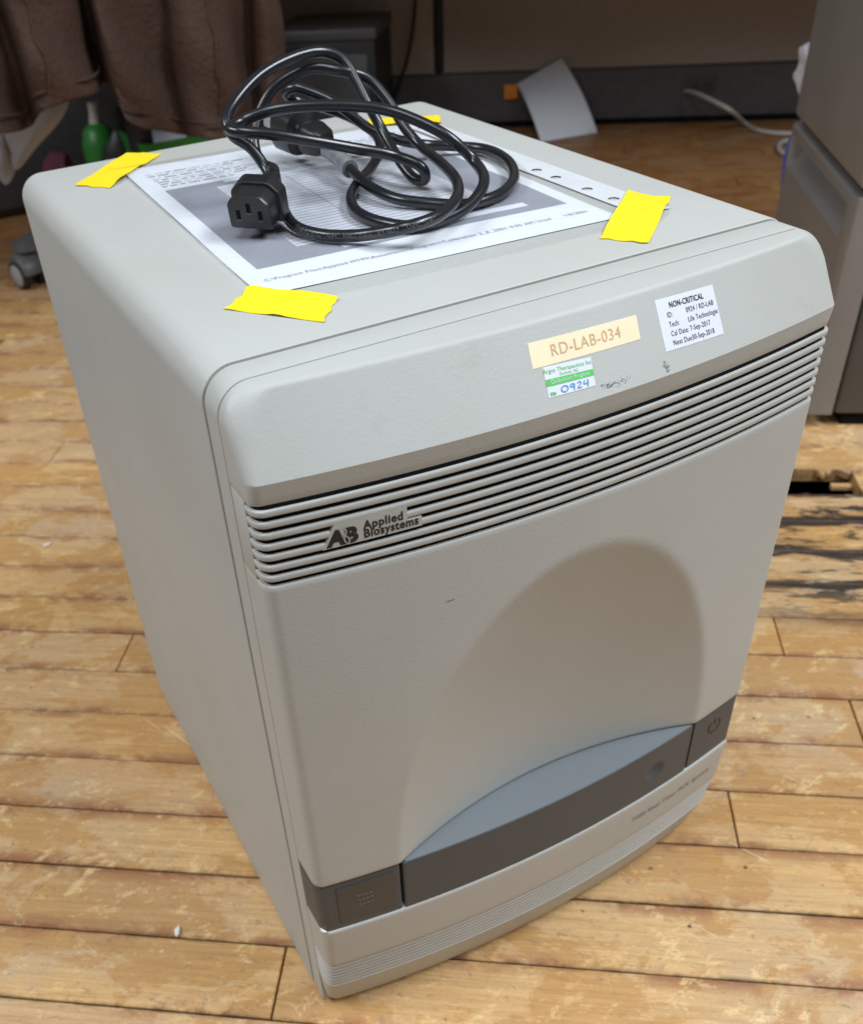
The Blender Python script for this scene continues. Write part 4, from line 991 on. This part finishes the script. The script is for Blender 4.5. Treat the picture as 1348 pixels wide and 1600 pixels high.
# ------------------------------------------------------------------ chair, coat and clutter at left
def chair(cx, cy, zrot):
    e = empty('office_chair', (cx, cy, FZ)); tag(e, 'black office chair on castors hidden beneath the brown coat', 'chair')
    def mk(o): o.parent = e; return o
    mk(tube('gas_column', [Vector((0, 0, 0.07)), Vector((0, 0, 0.38))], 0.025, M['blackplastic'], None, 16))
    for k in range(5):
        a = zrot + 2 * PI * k / 5; d = Vector((math.cos(a), math.sin(a), 0)); s = Vector((-d.y, d.x, 0))
        rows = []
        for t, hw, zt, zb in ((0.02, 0.028, 0.115, 0.07), (0.16, 0.024, 0.105, 0.072), (0.30, 0.020, 0.088, 0.066), (0.325, 0.014, 0.084, 0.068)):
            rows.append([d * t + s * (-hw) + Vector((0, 0, zb)), d * t + s * hw + Vector((0, 0, zb)), d * t + s * hw * .7 + Vector((0, 0, zt)), d * t - s * hw * .7 + Vector((0, 0, zt))])
        V, Fc = loft(rows, closed=True); mk(mesh('base_leg', V, Fc, M['charcoal'], None, 30))
        c = d * 0.31; ax = Vector((math.cos(0.35), math.sin(0.35), 0)) if k == 0 else Vector((math.cos(a + 1.1), math.sin(a + 1.1), 0))
        hood = []
        fwd = Vector((-ax.y, ax.x, 0))
        for t in (-0.024, -0.018, 0.018, 0.024):
            r_ = 0.034 if abs(t) < 0.02 else 0.030
            hood.append([c + ax * t + fwd * (r_ * math.cos(b)) + Vector((0, 0, 0.030 + r_ * math.sin(b))) for b in [PI * q / 12 for q in range(13)]])
        V, Fc = loft(hood); ho = mk(mesh('castor_hood', V, Fc, M['charcoal'], None, 35))
        mk(tube('castor_stem', [c + Vector((0, 0, 0.055)), c + Vector((0, 0, 0.078))], 0.008, M['greyrim'], None, 10))
        for t in (-1, 1):
            wv_ = [c + ax * (t * q) + Vector((0, 0, 0.0262)) for q in (0.010, 0.0115, 0.026, 0.0275)]
            wh = mk(tube('castor_wheel', wv_, [0.024, 0.026, 0.026, 0.024], M['blackplastic'], None, 24))
            o = tube('rim', [c + ax * (t * q) + Vector((0, 0, 0.0262)) for q in (0.0270, 0.0285)], [0.021, 0.019], M['greyrim'], None, 24); o.parent = wh
    mk(box('seat', (-0.24, -0.24, 0.40), (0.24, 0.24, 0.47), M['blackplastic'], None, 0.025, None, 4))
    mk(box('back_support', (-0.03, -0.30, 0.42), (0.03, -0.22, 0.66), M['blackplastic'], None, 0.008))
    mk(box('backrest', (-0.22, -0.34, 0.60), (0.22, -0.29, 0.95), M['blackplastic'], None, 0.022, None, 4))
    return e
cc = on_z(52, 446, FZ); ca = math.atan2(-0.10, -0.29)
chair(cc.x - 0.31 * math.cos(ca), cc.y - 0.31 * math.sin(ca), ca)
# coat over the chair back
YC = 1.32
cols = [(-420, 0.02, 222), (-390, -0.03, 221), (-350, 0.03, 220), (-310, -0.03, 219), (-270, 0.02, 218), (-230, -0.025, 217), (-190, 0.03, 216), (-150, -0.02, 216), (-110, -0.03, 215), (-70, 0.02, 214), (-40, -0.03, 212), (-12, -0.01, 208), (8, 0.0, 207), (28, 0.035, 205), (44, 0.055, 200), (53, 0.01, 186), (62, -0.025, 177), (85, -0.035, 169), (115, -0.025, 157), (140, -0.005, 148), (151, 0.015, 141), (157, 0.07, 133), (163, 0.10, 130), (170, 0.06, 136), (180, 0.01, 155), (196, -0.02, 186), (225, -0.018, 202), (250, 0.005, 206), (272, 0.03, 208), (288, 0.045, 210), (302, 0.01, 212), (330, -0.025, 215), (360, -0.03, 216), (388, -0.015, 215), (399, 0.035, 214), (408, 0.045, 213), (418, 0.01, 212), (436, -0.012, 209), (452, 0.0, 205), (458, 0.012, 204)]
cps = []
for u, dpt, hv in cols:
    b_ = on_y(u, hv, YC + dpt); cps.append((b_, dpt))
V = []; Fc = []; rowsn = 26; grid = []
top_z = 0.93
for j in range(rowsn + 1):
    t = j / rowsn; line = []
    for (b_, dpt) in cps:
        zz = b_.z + (top_z - b_.z) * t ** 1.15
        x = b_.x + (0.30 - b_.x) * 0.05 * t + 0.006 * math.sin(7 * t + 9 * b_.x)
        y = YC + dpt * (1 - 0.55 * t) + 0.010 * math.sin(23 * t + 40 * b_.x) * (1 - t)
        if 1 <= j <= 2: y += 0.003
        line.append(Vector((x, y, zz)))
    grid.append(catmull(line, 4))
n_ = len(grid[0])
# drape over the backrest and down behind
for k in range(1, 6):
    a = PI * k / 5; grid.append([p_ + Vector((0, 0.05 * (1 - math.cos(a)) , 0.05 * math.sin(a) - (0.03 * k if k > 3 else 0))) for p_ in grid[rowsn]])
for r_ in grid: V += r_
for j in range(len(grid) - 1):
    for i in range(n_ - 1): Fc.append((j * n_ + i, j * n_ + i + 1, (j + 1) * n_ + i + 1, (j + 1) * n_ + i))
coat = empty('brown_coat', (0.30, YC, FZ)); tag(coat, 'long brown padded coat hanging in folds over the chair at left', 'coat')
o = mesh('coat_cloth', V, Fc, M['coat'], coat, 70); o.data.transform(Matrix.Translation((-0.30, -YC, -FZ)))
sl = o.modifiers.new('thickness', 'SOLIDIFY'); sl.thickness = 0.004
sl2 = o.modifiers.new('smooth', 'SUBSURF'); sl2.levels = 1; sl2.render_levels = 1
hemp = [p_ + Vector((0, -0.003, 0.024)) for p_ in grid[0]]
o = tube('hem_seam', hemp, 0.0022, M['coat'], coat, 6); o.data.transform(Matrix.Translation((-0.30, -YC, -FZ)))
for ci_ in (17, 32):          # puckered quilting seams
    base_i = ci_ * 4; sp = [grid[j][base_i] + Vector((0.004 * math.sin(j * 2.1), -0.003, 0)) for j in range(2, rowsn)]
    o = tube('quilt_seam', sp, 0.0022, M['coat'], coat, 6); o.data.transform(Matrix.Translation((-0.30, -YC, -FZ)))
# white cloth corner below the coat
yw = YC + 0.13
def solid_poly(name, P, th, mat, label, cat):
    n = len(P); V = [Vector(p_) for p_ in P] + [Vector(p_) + Vector((0, th, 0)) for p_ in P]
    Fc = [tuple(range(n)), tuple(range(2 * n - 1, n - 1, -1))] + [(i, (i + 1) % n, n + (i + 1) % n, n + i) for i in range(n)]
    return tag(mesh(name, V, Fc, mat), label, cat)
wc = empty('white_shirt', on_y(50, 200, yw)); tag(wc, 'white cloth corner hanging below the coat hem at far left', 'cloth')
wi = Matrix.Translation(-wc.location)
for nm, uv, dy in (('cloth_front', [(-14, 172), (108, 142), (104, 168), (64, 222), (27, 268), (17, 232)], 0.0), ('cloth_fold', [(-30, 172), (6, 170), (20, 222), (27, 266), (10, 290), (-16, 240)], 0.018)):
    P = [on_y(u, v, yw + dy) for u, v in uv]; n = len(P); c = sum(P, Vector()) / n
    V = []; Fc = []
    ring = catmull(P + [P[0]], 6)[:-1]; m_ = len(ring)
    for lay in (0, 1):
        for f_ in (1.0, 0.66, 0.33):
            for i, p_ in enumerate(ring): q_ = c.lerp(p_, f_); q_ = q_ + Vector((0, 0.010 * math.sin(30 * q_.x + 14 * q_.z) - 0.012 * (1 - f_) + lay * 0.003, 0)); V.append(q_)
        V.append(c + Vector((0, -0.012 + lay * 0.003, 0)))
    st_ = 3 * m_ + 1
    for lay in (0, 1):
        b0 = lay * st_
        for r_ in range(2):
            for i in range(m_): j = (i + 1) % m_; Fc.append((b0 + r_ * m_ + i, b0 + r_ * m_ + j, b0 + (r_ + 1) * m_ + j, b0 + (r_ + 1) * m_ + i))
        for i in range(m_): j = (i + 1) % m_; Fc.append((b0 + 2 * m_ + i, b0 + 2 * m_ + j, b0 + 3 * m_))
    for i in range(m_): j = (i + 1) % m_; Fc.append((i, j, st_ + j, st_ + i))
    o = mesh(nm, V, Fc, M['whitecloth'], wc, 60); o.data.transform(wi)
# green bin with paper
gb = on_y(262, 222, 1.72)
bin_ = empty('green_bin', (gb.x, gb.y, FZ)); tag(bin_, 'low green plastic bin with white paper inside, half hidden behind the coat', 'bin')
hz = gb.z - FZ + 0.012
rows = []
for z, s in ((0, 0.80), (0.004, 0.82), (hz - 0.02, 0.96), (hz - 0.018, 1.0), (hz, 1.02), (hz, 0.95), (hz - 0.03, 0.93), (0.012, 0.78)):
    rows.append([Vector((x * s, y * s, z)) for x, y in ((-0.065, -0.03), (-0.05, -0.045), (0.13, -0.045), (0.145, -0.03), (0.145, 0.15), (0.13, 0.165), (-0.05, 0.165), (-0.065, 0.15))])
V, Fc = loft(rows, closed=True); mesh('bin_body', V, Fc, M['greenbin'], bin_, 35)
pp_ = bent('waste_paper', Vector((-0.04, 0.02, hz - 0.03)), Vector((0.05, 0.03, hz - 0.03)), Vector((0.06, 0.09, hz + 0.014)), Vector((-0.03, 0.08, hz + 0.012)), M['paper']); tag(pp_, 'white waste paper lying in the green bin', 'paper'); pp_.location = bin_.location
# second green item with pale handle
gq = on_y(150, 195, 1.95)
gbag = empty('green_bottle', (gq.x, gq.y, FZ)); tag(gbag, 'green bottle with pale neck standing in the dark beneath the coat', 'bottle')
hg = gq.z - FZ
tube('bottle_body', [Vector((0, 0, 0.002)), Vector((0, 0, 0.01)), Vector((0, 0, hg * .8)), Vector((0, 0, hg * .95)), Vector((0, 0, hg * 1.02))], [0.034, 0.038, 0.038, 0.03, 0.015], M['greenbin'], gbag, 24)
tube('neck', [Vector((0, 0, hg * 1.0)), Vector((0.002, 0, hg * 1.12)), Vector((0.004, 0, hg * 1.22))], [0.014, 0.011, 0.012], M['cable_grey'], gbag, 14)
# dark drawer pedestal behind the chair
pd = empty('drawer_pedestal', (0.2, 2.12, FZ)); tag(pd, 'dark drawer pedestal standing in shadow behind the office chair', 'cabinet')
box('carcass', (-0.75, 0.0, 0.0), (0.42, 0.5, 0.62), M['charcoal'], pd, 0.004)
for z0_, z1_ in ((0.02, 0.30), (0.31, 0.60)):
    dr = box('drawer_front', (-0.74, -0.016, z0_), (0.41, -0.001, z1_), M['charcoal'], pd, 0.003)
    box('pull', (-0.25, -0.03, z1_ - 0.06), (-0.08, -0.017, z1_ - 0.045), M['blackplastic'], dr, 0.002)
bb = on_y(200, 225, 1.80)
bk = crumple('black_bag', (bb.x, bb.y + 0.09, 0.115), (0.055, 0.07, 0.122), M['blackplastic'], 21); tag(bk, 'black bag standing between the green bottle and the green bin', 'bag')
# dark bag on the floor beneath the coat
db = on_y(98, 330, 1.66)
mb = crumple('maroon_bag', (db.x + 0.03, db.y + 0.1, 0.10), (0.055, 0.07, 0.105), M['maroon'], 11); tag(mb, 'dark maroon cloth bag on the floor below the white cloth', 'bag')

# ------------------------------------------------------------------ render settings
scene.render.engine = 'CYCLES'
scene.cycles.max_bounces = 8; scene.cycles.transparent_max_bounces = 12
